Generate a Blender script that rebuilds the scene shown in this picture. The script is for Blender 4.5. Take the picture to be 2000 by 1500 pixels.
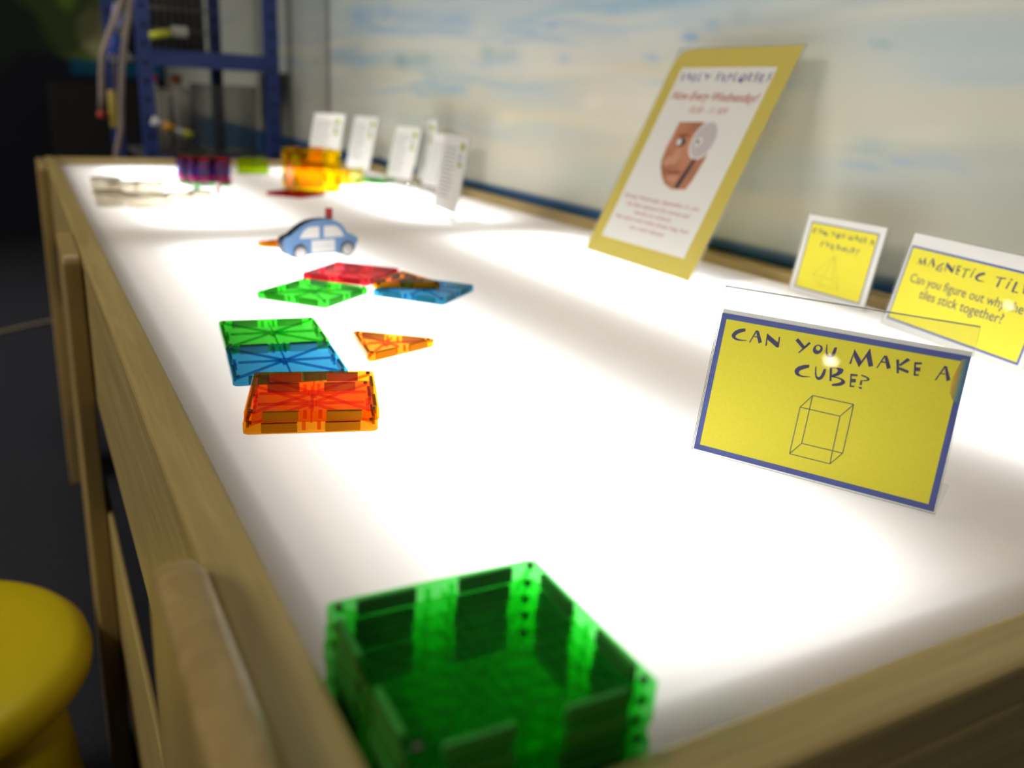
import bpy, bmesh, math, random
import numpy as np
from mathutils import Vector, Matrix

for o in list(bpy.data.objects):
    bpy.data.objects.remove(o, do_unlink=True)
SC = bpy.context.scene
COL = SC.collection
TZ = 0.70                     # height of the glowing table top above the carpet

# ------------------------------------------------------------------ camera
cam_d = bpy.data.cameras.new('camera')
cam = bpy.data.objects.new('camera', cam_d)
COL.objects.link(cam)
SC.camera = cam
CF, CP, CY, CR = 1701.49, 0.31579, 0.51227, 0.05257
cam_d.sensor_fit = 'HORIZONTAL'
cam_d.sensor_width = 36.0
cam_d.lens = CF / 2000.0 * 36.0
cam_d.clip_start = 0.01
cam_d.clip_end = 60
_f = Vector((math.sin(CY) * math.cos(CP), math.cos(CY) * math.cos(CP), -math.sin(CP)))
_r = Vector((math.cos(CY), -math.sin(CY), 0))
_u = _r.cross(_f)
_r2 = _r * math.cos(CR) + _u * math.sin(CR)
_u2 = _u * math.cos(CR) - _r * math.sin(CR)
_m = Matrix((_r2, _u2, -_f)).transposed().to_4x4()
_m.translation = Vector((-0.06448, -0.15402, 0.18448 + TZ))
cam.matrix_world = _m
cam_d.dof.use_dof = True
cam_d.dof.focus_distance = 0.50
cam_d.dof.aperture_fstop = 5.4

# ------------------------------------------------------------------ world and exposure
w = bpy.data.worlds.new('world')
SC.world = w
w.use_nodes = True
w.node_tree.nodes['Background'].inputs[0].default_value = (1.0, 0.9, 0.75, 1)
w.node_tree.nodes['Background'].inputs[1].default_value = 0.0
SC.view_settings.view_transform = 'Standard'
SC.view_settings.look = 'None'
SC.view_settings.exposure = 0.0
SC.view_settings.gamma = 1.0
SC.view_settings.use_curve_mapping = False
SC.cycles.transparent_max_bounces = 48
SC.cycles.max_bounces = 14
SC.cycles.diffuse_bounces = 6
SC.cycles.caustics_reflective = False
SC.cycles.caustics_refractive = False
SC.cycles.sample_clamp_indirect = 6.0

# ------------------------------------------------------------------ lights of the room
def area(name, loc, size, energy, color, target=None, sy=None, rot=None, spread=None):
    d = bpy.data.lights.new(name, 'AREA')
    d.energy = energy
    d.color = color
    d.size = size
    if sy:
        d.shape = 'RECTANGLE'
        d.size_y = sy
    else:
        d.shape = 'DISK'
    if spread:
        d.spread = spread
    o = bpy.data.objects.new(name, d)
    o.location = loc
    if target is not None:
        o.rotation_euler = (Vector(target) - Vector(loc)).to_track_quat('-Z', 'Y').to_euler()
    if rot is not None:
        o.rotation_euler = rot
    COL.objects.link(o)
    return o

WARM = (1.0, 0.915, 0.78)
area('ceiling_light', (-2.4, 1.2, 2.60), 2.0, 82, WARM, (0.0, 1.4, 0.5))
area('ceiling_light', (-2.2, -2.0, 2.62), 0.6, 23, WARM, (0.0, 0.8, 0.5))
area('ceiling_light', (0.05, 1.0, 2.62), 0.4, 9, WARM, (0.25, 1.0, TZ))
area('ceiling_light', (-3.0, 3.4, 2.62), 1.4, 15, WARM, (0.3, 3.6, 0.6), spread=1.1)
# tubes of the light table: two rows of two, shining up through the frosted top
TUBE = (0.965, 0.98, 1.0)
for cx in (0.170, 0.530):
    for cy in (0.50, 1.53):
        area('table_tube_light', (cx, cy, TZ - 0.050), 0.155, 2.75, TUBE, rot=(math.pi, 0, 0), sy=0.88)

# ------------------------------------------------------------------ node helpers
def newmat(name):
    m = bpy.data.materials.new(name)
    m.use_nodes = True
    nt = m.node_tree
    return m, nt, nt.nodes['Principled BSDF'], nt.nodes['Material Output']

def plain(name, col, rough=0.5, spec=0.5, metal=0.0, noise=0.0, nscale=40.0):
    m, nt, b, out = newmat(name)
    b.inputs['Base Color'].default_value = (*col, 1)
    b.inputs['Roughness'].default_value = rough
    b.inputs['Specular IOR Level'].default_value = spec
    b.inputs['Metallic'].default_value = metal
    if noise:
        tc = nt.nodes.new('ShaderNodeTexCoord')
        n = nt.nodes.new('ShaderNodeTexNoise')
        n.inputs['Scale'].default_value = nscale
        n.inputs['Detail'].default_value = 4
        nt.links.new(tc.outputs['Object'], n.inputs['Vector'])
        r = nt.nodes.new('ShaderNodeValToRGB')
        r.color_ramp.elements[0].position = 0.3
        r.color_ramp.elements[1].position = 0.7
        r.color_ramp.elements[0].color = (*[c * (1 - noise) for c in col], 1)
        r.color_ramp.elements[1].color = (*[min(1, c * (1 + noise)) for c in col], 1)
        nt.links.new(n.outputs['Fac'], r.inputs['Fac'])
        nt.links.new(r.outputs['Color'], b.inputs['Base Color'])
    return m

def wood(name, axis, c0=(0.39, 0.285, 0.105), c1=(0.52, 0.395, 0.16), rough=0.42):
    m, nt, b, out = newmat(name)
    tc = nt.nodes.new('ShaderNodeTexCoord')
    mp = nt.nodes.new('ShaderNodeMapping')
    s = [26.0, 26.0, 26.0]
    s[axis] = 1.3
    mp.inputs['Scale'].default_value = s
    nt.links.new(tc.outputs['Object'], mp.inputs['Vector'])
    n = nt.nodes.new('ShaderNodeTexNoise')
    n.inputs['Scale'].default_value = 2.2
    n.inputs['Detail'].default_value = 5
    n.inputs['Distortion'].default_value = 0.8
    nt.links.new(mp.outputs[0], n.inputs['Vector'])
    r = nt.nodes.new('ShaderNodeValToRGB')
    r.color_ramp.elements[0].position = 0.32
    r.color_ramp.elements[1].position = 0.68
    r.color_ramp.elements[0].color = (*c0, 1)
    r.color_ramp.elements[1].color = (*c1, 1)
    nt.links.new(n.outputs['Fac'], r.inputs['Fac'])
    n2 = nt.nodes.new('ShaderNodeTexNoise')      # fine pores
    n2.inputs['Scale'].default_value = 14
    n2.inputs['Detail'].default_value = 3
    nt.links.new(mp.outputs[0], n2.inputs['Vector'])
    mx = nt.nodes.new('ShaderNodeMixRGB')
    mx.blend_type = 'MULTIPLY'
    mx.inputs[0].default_value = 0.35
    nt.links.new(r.outputs['Color'], mx.inputs[1])
    nt.links.new(n2.outputs['Fac'], mx.inputs[2])
    nt.links.new(mx.outputs[0], b.inputs['Base Color'])
    b.inputs['Roughness'].default_value = rough
    b.inputs['Specular IOR Level'].default_value = 0.35
    return m

def clear(name, col, diff=0.1, dcol=None, rough=0.03, gloss=True, ior=1.45, trans=True):
    """see-through plastic: tinted transparency, a little milkiness and a polished skin"""
    m, nt, b, out = newmat(name)
    nt.nodes.remove(b)
    t = nt.nodes.new('ShaderNodeBsdfTransparent')
    t.inputs[0].default_value = (*col, 1)
    sh = t.outputs[0]
    if diff > 0:
        d = nt.nodes.new('ShaderNodeBsdfTranslucent' if trans else 'ShaderNodeBsdfDiffuse')
        d.inputs[0].default_value = (*(dcol or col), 1)
        mx = nt.nodes.new('ShaderNodeMixShader')
        mx.inputs[0].default_value = diff
        nt.links.new(sh, mx.inputs[1])
        nt.links.new(d.outputs[0], mx.inputs[2])
        sh = mx.outputs[0]
    if gloss:
        g = nt.nodes.new('ShaderNodeBsdfGlossy')
        g.inputs['Roughness'].default_value = rough
        fr = nt.nodes.new('ShaderNodeFresnel')
        fr.inputs[0].default_value = ior
        geo = nt.nodes.new('ShaderNodeNewGeometry')      # only the outward face mirrors the room
        inv = nt.nodes.new('ShaderNodeMath')
        inv.operation = 'SUBTRACT'
        inv.inputs[0].default_value = 1.0
        nt.links.new(geo.outputs['Backfacing'], inv.inputs[1])
        ml = nt.nodes.new('ShaderNodeMath')
        ml.operation = 'MULTIPLY'
        nt.links.new(fr.outputs[0], ml.inputs[0])
        nt.links.new(inv.outputs[0], ml.inputs[1])
        mx = nt.nodes.new('ShaderNodeMixShader')
        nt.links.new(ml.outputs[0], mx.inputs[0])
        nt.links.new(sh, mx.inputs[1])
        nt.links.new(g.outputs[0], mx.inputs[2])
        sh = mx.outputs[0]
    nt.links.new(sh, out.inputs['Surface'])
    return m

def vcol(name, attr, rough=0.6, bump=0.0):
    m, nt, b, out = newmat(name)
    a = nt.nodes.new('ShaderNodeVertexColor')
    a.layer_name = attr
    nt.links.new(a.outputs['Color'], b.inputs['Base Color'])
    b.inputs['Roughness'].default_value = rough
    b.inputs['Specular IOR Level'].default_value = 0.25
    return m

# ------------------------------------------------------------------ mesh helpers
class MB:
    """collects faces, then becomes ONE mesh object"""
    def __init__(self):
        self.v, self.f, self.mi, self.sm = [], [], [], []
    def add(self, vs, fs, mat=0, smooth=False):
        n = len(self.v)
        self.v += [tuple(p) for p in vs]
        for f in fs:
            self.f.append([i + n for i in f])
            self.mi.append(mat)
            self.sm.append(smooth)
        return self
    def box(self, a, b, mat=0):
        x0, y0, z0 = a
        x1, y1, z1 = b
        self.add([(x0, y0, z0), (x1, y0, z0), (x1, y1, z0), (x0, y1, z0), (x0, y0, z1), (x1, y0, z1), (x1, y1, z1), (x0, y1, z1)],
                 [(3, 2, 1, 0), (4, 5, 6, 7), (0, 1, 5, 4), (1, 2, 6, 5), (2, 3, 7, 6), (3, 0, 4, 7)], mat)
        return self
    def prism(self, poly, z0, z1, mat=0, smooth=False):
        """poly: ccw outline in x,y, extruded from z0 to z1"""
        ar = sum(poly[i][0] * poly[(i + 1) % len(poly)][1] - poly[(i + 1) % len(poly)][0] * poly[i][1] for i in range(len(poly)))
        if ar < 0:
            poly = poly[::-1]
        n = len(poly)
        vs = [(x, y, z0) for x, y in poly] + [(x, y, z1) for x, y in poly]
        self.add(vs, [tuple(range(n - 1, -1, -1)), tuple(range(n, 2 * n))], mat)
        self.add(vs, [(i, (i + 1) % n, n + (i + 1) % n, n + i) for i in range(n)], mat, smooth)
        return self
    def rings(self, rings, mat=0, closed=True, cap=True, smooth=True):
        n = len(rings[0])
        vs = [p for r in rings for p in r]
        fs = []
        for k in range(len(rings) - 1):
            for i in range(n if closed else n - 1):
                j = (i + 1) % n
                fs.append((k * n + i, k * n + j, (k + 1) * n + j, (k + 1) * n + i))
        self.add(vs, fs, mat, smooth)
        if cap:
            self.add(rings[0], [tuple(range(n - 1, -1, -1))], mat)
            self.add(rings[-1], [tuple(range(n))], mat)
        return self
    def lathe(self, prof, n=32, c=(0, 0, 0), mat=0, cap=True):
        rs = []
        for r, z in prof:
            rs.append([(c[0] + r * math.cos(2 * math.pi * i / n), c[1] + r * math.sin(2 * math.pi * i / n), c[2] + z) for i in range(n)])
        return self.rings(rs, mat, cap=cap)
    def tube(self, pts, r, n=10, mat=0):
        pts = [Vector(p) for p in pts]
        rs = []
        up = Vector((0.13, 0.21, 0.97)).normalized()
        for i, p in enumerate(pts):
            t = (pts[min(i + 1, len(pts) - 1)] - pts[max(i - 1, 0)]).normalized()
            a = t.cross(up)
            if a.length < 0.05:
                a = t.cross(Vector((1, 0, 0)))
            a.normalize()
            b = t.cross(a)
            rr = r[i] if isinstance(r, (list, tuple)) else r
            rs.append([p + rr * (math.cos(2 * math.pi * k / n) * a + math.sin(2 * math.pi * k / n) * b) for k in range(n)])
        return self.rings(rs, mat)
    def mesh(self, name, mats, bevel=0.0, seg=2, recalc=True):
        me = bpy.data.meshes.new(name)
        me.from_pydata(self.v, [], self.f)
        for m in (mats if isinstance(mats, (list, tuple)) else [mats]):
            me.materials.append(m)
        me.polygons.foreach_set('material_index', self.mi)
        me.polygons.foreach_set('use_smooth', self.sm)
        bm = bmesh.new()
        bm.from_mesh(me)
        bmesh.ops.remove_doubles(bm, verts=bm.verts, dist=1e-6)
        if recalc:
            bmesh.ops.recalc_face_normals(bm, faces=bm.faces)
        if bevel:
            es = [e for e in bm.edges if len(e.link_faces) == 2 and e.calc_face_angle(0) > 0.6]
            bmesh.ops.bevel(bm, geom=es, offset=bevel, segments=seg, profile=0.5, affect='EDGES', clamp_overlap=True)
        bm.to_mesh(me)
        bm.free()
        me.update()
        return me

def obj(name, mb, mats, parent=None, bevel=0.0, seg=2, loc=None, rotz=None, recalc=True):
    me = mb.mesh(name, mats, bevel, seg, recalc) if isinstance(mb, MB) else mb
    o = bpy.data.objects.new(name, me)
    COL.objects.link(o)
    if parent is not None:
        o.parent = parent
    if loc is not None:
        o.location = loc
    if rotz is not None:
        o.rotation_euler = (0, 0, rotz)
    return o

def tag(o, label, cat, group=None, kind=None):
    o['label'] = label
    o['category'] = cat
    if group:
        o['group'] = group
    if kind:
        o['kind'] = kind
    return o

def thing(name, label, cat, loc=(0, 0, 0), rotz=0.0, group=None):
    o = bpy.data.objects.new(name, None)
    o.empty_display_size = 0.02
    COL.objects.link(o)
    o.location = loc
    o.rotation_euler = (0, 0, rotz)
    return tag(o, label, cat, group)

def struct(name, mb, mats, label=None, **k):
    o = obj(name, mb, mats, **k)
    o['kind'] = 'structure'
    if label:
        o['label'] = label
    return o

def copy_thing(src, loc, rotz, label):
    c = src.copy()
    COL.objects.link(c)
    c.location = loc
    c.rotation_euler = (0, 0, rotz)
    c['label'] = label
    for ch in list(src.children):
        d = ch.copy()
        COL.objects.link(d)
        d.parent = c
        for g in list(ch.children):
            e = g.copy()
            COL.objects.link(e)
            e.parent = d
    return c

# traced letters (mm on the sheet), cube drawing and wall strokes
GL={
'C':[[(15.43, 71.63), (13.69, 71.31), (11.62, 70.51), (9.83, 69.15), (8.81, 67.42), (8.77, 66.39), (9.61, 65.35), (11.15, 64.7), (12.93, 64.53), (15.11, 64.83), (17.24, 65.35), (17.36, 65.6), (14.99, 65.38), (13.08, 65.41), (11.62, 65.73), (10.81, 66.26), (10.97, 67.14), (11.95, 68.18), (13.63, 69.26), (15.74, 70.25)]],
'A':[[(21.3, 71.79), (22.02, 71.58), (19.51, 64.77), (18.92, 64.74)], [(21.53, 71.91), (22.87, 71.57), (25.75, 66.14), (24.13, 65.07), (22.53, 68.47)], [(21.14, 68.63), (22.6, 68.57), (22.88, 68.03), (21.1, 68.03)]],
'N':[[(27.49, 71.26), (27.92, 70.83), (28.66, 64.77), (27.93, 64.63)], [(27.49, 71.26), (34.14, 67.5), (35.1, 65.02), (33.89, 64.87), (28.16, 68.2)], [(33.97, 70.55), (34.7, 70.61), (35.1, 65.02), (34.44, 65.39)]],
'Y':[[(42.78, 70.35), (44.01, 71.74), (47.98, 68.31), (48.77, 67.64), (47.55, 66.58)], [(49.84, 70.8), (50.93, 70.19), (48.8, 67.48), (46.01, 64.05), (45.69, 64.4), (47.42, 67.21)]],
'O':[[(54.86, 70.33), (56.16, 70.14), (57.25, 69.13), (57.37, 67.86), (56.66, 66.42), (55.32, 65.33), (53.88, 65.37), (52.77, 66.46), (52.62, 67.9), (53.32, 69.43), (54.86, 70.33), (54.74, 69.79), (53.99, 69.23), (53.88, 68.31), (54.37, 67.51), (55.29, 67.28), (56.03, 67.84), (56.15, 68.76), (55.66, 69.56), (54.74, 69.79)]],
'U':[[(58.81, 71.31), (59.2, 71.3), (59.8, 67.85), (60.65, 66.08), (61.53, 65.61), (62.14, 66.38), (62.65, 69.06), (62.88, 70.48), (64.23, 70.66), (64.1, 68.06), (63.62, 66.02), (62.67, 64.7), (61.66, 64.33), (60.42, 64.98), (59.61, 66.19), (58.95, 68.01)]],
'M':[[(72.57, 71.5), (73.13, 70.65), (72.59, 63.75), (71.68, 63.72), (72.61, 69.59)], [(72.57, 71.5), (77.33, 65.92), (76.63, 62.9), (73.18, 67.63)], [(79.86, 73.17), (80.26, 72.69), (79.13, 68.67), (76.63, 62.9), (76.17, 63.61), (77.15, 66.04)], [(79.86, 73.17), (83.17, 64.82), (81.19, 64.01), (79.13, 68.67), (79.35, 71.09)]],
'A2':[[(87.2, 71.0), (87.88, 70.9), (85.31, 64.15), (84.83, 64.29)], [(87.33, 71.1), (88.67, 70.98), (91.44, 65.59), (89.85, 64.55), (87.96, 68.87)], [(86.54, 67.96), (88.59, 67.98), (88.79, 67.4), (86.53, 67.33)]],
'K':[[(93.03, 70.18), (94.28, 70.25), (95.62, 63.7), (94.67, 63.41)], [(97.78, 71.87), (99.36, 71.1), (95.66, 67.35), (94.58, 67.68), (95.24, 68.54)], [(94.97, 66.66), (96.33, 66.58), (99.95, 65.71), (99.55, 64.45), (95.24, 65.45)]],
'E':[[(101.41, 70.44), (102.21, 70.51), (103.21, 64.05), (102.45, 63.89)], [(101.47, 70.54), (104.82, 71.01), (104.8, 69.97), (101.71, 69.42)], [(102.15, 68.16), (104.57, 68.39), (104.86, 66.65), (102.38, 66.31)], [(102.47, 64.79), (104.73, 65.0), (104.56, 64.25), (102.5, 63.86)]],
'A3':[[(114.79, 71.32), (115.48, 71.11), (112.66, 63.74), (112.14, 63.9)], [(114.85, 71.42), (115.9, 71.37), (118.74, 65.24), (117.2, 64.28)], [(113.98, 67.68), (115.89, 67.73), (116.0, 67.22), (113.92, 67.22)]],
'C2':[[(52.51, 59.19), (49.81, 58.54), (47.36, 57.27), (46.01, 55.58), (45.84, 54.25), (46.73, 52.8), (48.24, 52.18), (50.74, 52.2), (54.2, 52.99), (54.37, 53.26), (50.83, 52.85), (48.94, 53.15), (48.06, 54.02), (48.48, 55.28), (50.27, 56.47), (52.7, 57.79)]],
'U2':[[(55.79, 59.13), (56.17, 59.21), (56.83, 55.87), (57.56, 54.06), (58.49, 53.91), (59.25, 54.53), (59.83, 56.97), (60.05, 58.51), (61.35, 58.67), (61.23, 55.65), (60.55, 53.66), (59.46, 52.54), (58.16, 52.33), (56.93, 53.34), (56.22, 55.28), (55.87, 57.52)]],
'B':[[(62.9, 59.96), (64.02, 60.1), (65.13, 53.15), (64.13, 53.0)], [(63.9, 60.12), (66.76, 60.6), (68.94, 60.6), (69.83, 59.99), (69.44, 58.31), (67.64, 56.55), (65.27, 55.36), (64.82, 55.38), (64.63, 56.26), (66.52, 57.69), (67.14, 58.85), (66.84, 59.71), (65.57, 60.01), (63.99, 59.73)], [(65.15, 55.91), (67.34, 55.92), (70.06, 55.47), (71.64, 54.67), (71.8, 53.45), (70.38, 52.0), (67.94, 51.17), (65.91, 50.9), (65.56, 51.52), (66.22, 52.01), (68.45, 52.84), (69.97, 53.85), (69.81, 54.62), (68.16, 55.18), (64.85, 55.27)]],
'E2':[[(73.47, 58.71), (74.11, 58.73), (75.07, 52.34), (74.43, 52.09)], [(73.48, 58.82), (76.92, 59.1), (76.91, 58.19), (73.71, 57.8)], [(74.4, 56.41), (76.6, 56.65), (76.85, 55.01), (74.47, 54.6)], [(74.49, 53.01), (76.72, 53.16), (76.65, 52.47), (74.43, 52.09)]],
'Q':[[(78.57, 59.38), (80.4, 59.27), (82.45, 58.59), (83.04, 57.81), (82.58, 57.04), (81.19, 56.58), (79.74, 56.43), (79.91, 54.2), (78.84, 54.19), (78.87, 56.51), (80.08, 56.84), (81.67, 57.29), (81.88, 57.79), (81.01, 58.39), (78.59, 58.78)], [(78.75, 53.16), (79.59, 53.23), (80.39, 52.95), (80.32, 52.3), (79.36, 52.32), (78.66, 52.8)]],
}
CUBEV= [(57.56, 43.87), (78.25, 43.86), (73.09, 36.49), (52.61, 36.5), (57.42, 18.14), (78.37, 18.33), (73.43, 11.36), (52.59, 11.32)]
STR= [(2.118, 0.359, 0.865, 0.301), (1.225, 0.294, 0.995, 0.279), (1.158, 0.297, 0.913, 0.279), (1.835, 0.253, 1.681, 0.254), (1.804, 0.251, 1.507, 0.264), (1.395, 0.262, 1.324, 0.261), (2.506, 0.26, 2.119, 0.266), (1.12, 0.247, 0.977, 0.25), (0.817, 0.273, 0.682, 0.261), (0.773, 0.285, 0.718, 0.291), (0.723, 0.291, 0.566, 0.296), (0.908, 0.249, 0.818, 0.25), (0.514, 0.255, 0.501, 0.252), (0.502, 0.156, 0.33, 0.159), (0.677, 0.095, 0.513, 0.109), (1.63, 0.216, 1.291, 0.222), (2.834, 0.145, 2.594, 0.158), (1.903, 0.365, 1.511, 0.316), (0.987, 0.318, 0.832, 0.3), (1.037, 0.185, 0.869, 0.193), (1.283, 0.152, 0.964, 0.162)]

# ------------------------------------------------------------------ the room shell
WX = 0.715                      # face of the painted wall on the right
def grid_wall(name, x_of, us, vs, colf, mat, label):
    U, V = np.meshgrid(us, vs, indexing='ij')
    n, k = U.shape
    P = x_of(U.ravel(), V.ravel())
    idx = np.arange(n * k).reshape(n, k)
    q = np.stack([idx[:-1, :-1], idx[1:, :-1], idx[1:, 1:], idx[:-1, 1:]], -1).reshape(-1, 4)
    me = bpy.data.meshes.new(name)
    me.from_pydata(P.tolist(), [], q.tolist())
    ca = me.color_attributes.new('paint', 'FLOAT_COLOR', 'POINT')
    c = np.clip(colf(U.ravel(), V.ravel()), 0, 1)
    c = np.concatenate([c, np.ones((len(c), 1))], 1).astype(np.float32)
    ca.data.foreach_set('color', c.ravel())
    me.materials.append(mat)
    o = bpy.data.objects.new(name, me)
    COL.objects.link(o)
    return tag(o, label, 'wall', kind='structure')

def vnoise(x, y, seed):
    """smooth value noise"""
    rs = np.random.RandomState(seed)
    T = rs.rand(64, 64)
    xi, yi = np.floor(x).astype(int), np.floor(y).astype(int)
    fx, fy = x - xi, y - yi
    fx, fy = fx * fx * (3 - 2 * fx), fy * fy * (3 - 2 * fy)
    a, b = T[xi % 64, yi % 64], T[(xi + 1) % 64, yi % 64]
    c, d = T[xi % 64, (yi + 1) % 64], T[(xi + 1) % 64, (yi + 1) % 64]
    return (a * (1 - fx) + b * fx) * (1 - fy) + (c * (1 - fx) + d * fx) * fy

def mural(y, z):
    z = z - TZ
    yy, zz = y + 0.06 * vnoise(y * 6, z * 9, 3), z + 0.012 * vnoise(y * 7, z * 14, 4)
    cream = np.array([0.57, 0.58, 0.53])
    warm = np.array([0.58, 0.54, 0.42])
    grey = np.array([0.47, 0.50, 0.44])
    blue = np.array([0.34, 0.47, 0.55])
    c = np.repeat(cream[None], len(y), 0)
    def lay(c, col, a):
        a = np.clip(a, 0, 1)[:, None]
        return c * (1 - a) + np.asarray(col)[None] * a
    n = vnoise(yy * 2.2, zz * 16, 11)
    c = lay(c, grey, np.clip(n * 1.6 - 0.55, 0, 0.8))
    n = vnoise(yy * 3.1, zz * 24, 17)
    c = lay(c, warm, np.clip(n * 1.5 - 0.75, 0, 0.7) * (zz < 0.25))
    n = vnoise(yy * 2.4, zz * 30, 23)
    c = lay(c, blue, np.clip(n * 1.9 - 0.95, 0, 0.55) * np.clip((zz - 0.05) * 5, 0.12, 1))
    # wide band of sky blue high on the wall
    c = lay(c, (0.38, 0.50, 0.56), 0.6 * np.clip((zz - 0.29) * 16, 0, 1) * (0.35 + 0.65 * vnoise(yy * 1.7, zz * 20, 31)))
    c = lay(c, grey * 0.86, 0.65 * np.clip((0.62 - yy) * 4, 0, 1) * (0.4 + 0.6 * vnoise(yy * 2, zz * 9, 5)))
    for k, (y0, z0, y1, z1) in enumerate(STR):
        dy, dz = y1 - y0, z1 - z0
        L = math.hypot(dy, dz)
        t = ((yy - y0) * dy + (zz - z0) * dz) / (L * L)
        tc = np.clip(t, 0, 1)
        d = np.hypot((yy - 0.03 - y0 - tc * dy) * 0.35, zz - 0.006 - z0 - tc * dz)
        wd, col, al = STW[k]
        a = al * np.exp(-(d / wd) ** 2) * 1.25 * (0.55 + 0.6 * vnoise(yy * 9 + k, zz * 60, 40 + k))
        c = lay(c, col, a)
    rs = np.random.RandomState(9)
    for k in range(120):
        zc = 0.12 + 0.40 * rs.rand() ** 0.8
        yc, L, wd = -0.2 + 3.4 * rs.rand(), 0.10 + 0.26 * rs.rand(), 0.0035 + 0.006 * rs.rand()
        sl = 0.05 * (rs.rand() - 0.4)
        blue_one = rs.rand() < 0.35 + 1.4 * (zc - 0.12)
        col = (0.19 + 0.1 * rs.rand(), 0.36 + 0.08 * rs.rand(), 0.55) if blue_one else (0.66, 0.64, 0.55)
        al = (0.30 + 0.45 * rs.rand()) * (1.0 if blue_one else 0.8)
        t = (yy - yc) / L
        d = (zz - zc - sl * (yy - yc) - 0.006 * np.sin(t * 3 + k)) / (wd * (1.15 - 0.5 * t))
        c = lay(c, col, al * np.exp(-d * d) * np.clip(1.25 - np.abs(t) ** 2 * 1.3, 0, 1) * (0.5 + 0.6 * vnoise(yy * 11 + k, zz * 70, 80 + k)))
    # plain darker blue band along the foot of the wall
    b = np.clip((0.0285 + 0.0025 * (y - 1) - z) / 0.004, 0, 1)
    c = lay(c, (0.022, 0.088, 0.21), b)
    # dark joint between two wall panels; weaker light beyond it painted in as darker colour
    far = np.clip((y - 2.36) / 0.03, 0, 1)
    c = lay(c, (0.27, 0.28, 0.25), 0.55 * far * (b < 0.5))
    c = lay(c, (0.10, 0.09, 0.08), 0.8 * np.exp(-((y - 2.375) / 0.018) ** 2) * (b < 0.5))
    return c

BL, BD, TE = (0.16, 0.33, 0.56), (0.10, 0.22, 0.34), (0.22, 0.36, 0.40)
STW = [(0.030, BL, 0.35), (0.010, BL, 0.45), (0.007, BL, 0.75), (0.012, BD, 0.75), (0.008, TE, 0.6), (0.014, TE, 0.75), (0.010, BD, 0.6),
       (0.007, BL, 0.4), (0.006, BL, 0.8), (0.006, BL, 0.6), (0.007, TE, 0.6), (0.007, BL, 0.6), (0.004, TE, 0.7), (0.012, TE, 0.5),
       (0.009, TE, 0.4), (0.012, TE, 0.4), (0.012, BD, 0.5), (0.014, BL, 0.4), (0.008, BL, 0.35), (0.012, (0.7, 0.66, 0.55), 0.7), (0.012, (0.66, 0.6, 0.44), 0.7)]

grid_wall('wall_right', lambda u, v: np.stack([np.full_like(u, WX), u, v], 1),
          np.r_[np.array([-4.0, -2.0, -1.0]), np.arange(-0.4, 5.5001, 0.0125)],
          np.r_[np.array([0.0, 0.3]), np.arange(0.5, 1.70, 0.008), np.array([1.8, 2.2, 2.7])],
          mural, vcol('mural_paint', 'paint', 0.55), 'pale wall painted with blue brush strokes behind the light table')

def forest(x, z):
    z = z - TZ
    n1, n2 = vnoise(x * 9, z * 9, 61), vnoise(x * 23, z * 23, 67)
    c = np.repeat(np.array([[0.006, 0.007, 0.016]]), len(x), 0)
    def lay(c, col, a):
        a = np.clip(a, 0, 1)[:, None]
        return c * (1 - a) + np.asarray(col)[None] * a
    d = np.hypot((x - 0.33) / 0.30, (z - 0.56) / 0.34) + 0.5 * (n1 - 0.5)
    c = lay(c, (0.20, 0.33, 0.05), np.clip((1.0 - d) * 3.5, 0, 1))
    d = np.hypot((x - 0.37) / 0.13, (z - 0.42) / 0.15) + 0.5 * (n2 - 0.5)
    c = lay(c, (0.85, 0.78, 0.40), np.clip((1.0 - d) * 3, 0, 0.95))
    d = np.hypot((x + 0.05) / 0.5, (z - 0.5) / 0.30) + 0.9 * (n1 - 0.5)
    c = lay(c, (0.016, 0.030, 0.016), np.clip((1.0 - d) * 2, 0, 0.8))
    tb = np.clip((x - 0.20) / 0.04, 0, 1) * np.clip((0.285 - z) / 0.02, 0, 1) * np.clip((z - 0.19) / 0.015, 0, 1)
    c = lay(c, (0.0, 0.10, 0.22), tb * 0.9)
    g = np.clip((x - 0.95) / 0.05, 0, 1) * np.clip((z + 0.05) / 0.1, 0, 1)
    c = lay(c, (0.30, 0.31, 0.27), g)
    return c

STRX = 0
grid_wall('wall_back', lambda u, v: np.stack([u, np.full_like(u, 5.5), v], 1), np.arange(-1.4, 0.7151, 0.02),
          np.r_[0.0, np.arange(0.2, 1.80, 0.02), 2.7], forest, vcol('forest_paint', 'paint', 0.7),
          'dark wall painted with night foliage at the far end of the room')

carpet = plain('carpet', (0.028, 0.030, 0.040), 0.95, 0.1, noise=0.35, nscale=160)
struct('floor', MB().box((-8, -4, -0.06), (WX + 0.01, 13, 0)), carpet, 'dark blue grey carpet')['category'] = 'floor'
dim = plain('dark_wall_paint', (0.035, 0.037, 0.06), 0.8)
ceil = plain('ceiling_paint', (0.25, 0.24, 0.22), 0.9)
struct('ceiling', MB().box((-8, -4, 2.7), (WX + 0.01, 13, 2.76)), ceil, 'dim ceiling')['category'] = 'ceiling'
struct('wall_left', MB().box((-8.06, -4, 0), (-8, 13, 2.7)), dim, 'dark wall on the far left')['category'] = 'wall'
struct('wall_front', MB().box((-8, -4.06, 0), (WX, -4, 2.7)), dim, 'dark wall behind the viewer')['category'] = 'wall'
struct('wall_far', MB().box((-8, 13, 0), (WX, 13.06, 2.7)), dim, 'dark wall closing the room')['category'] = 'wall'

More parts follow.
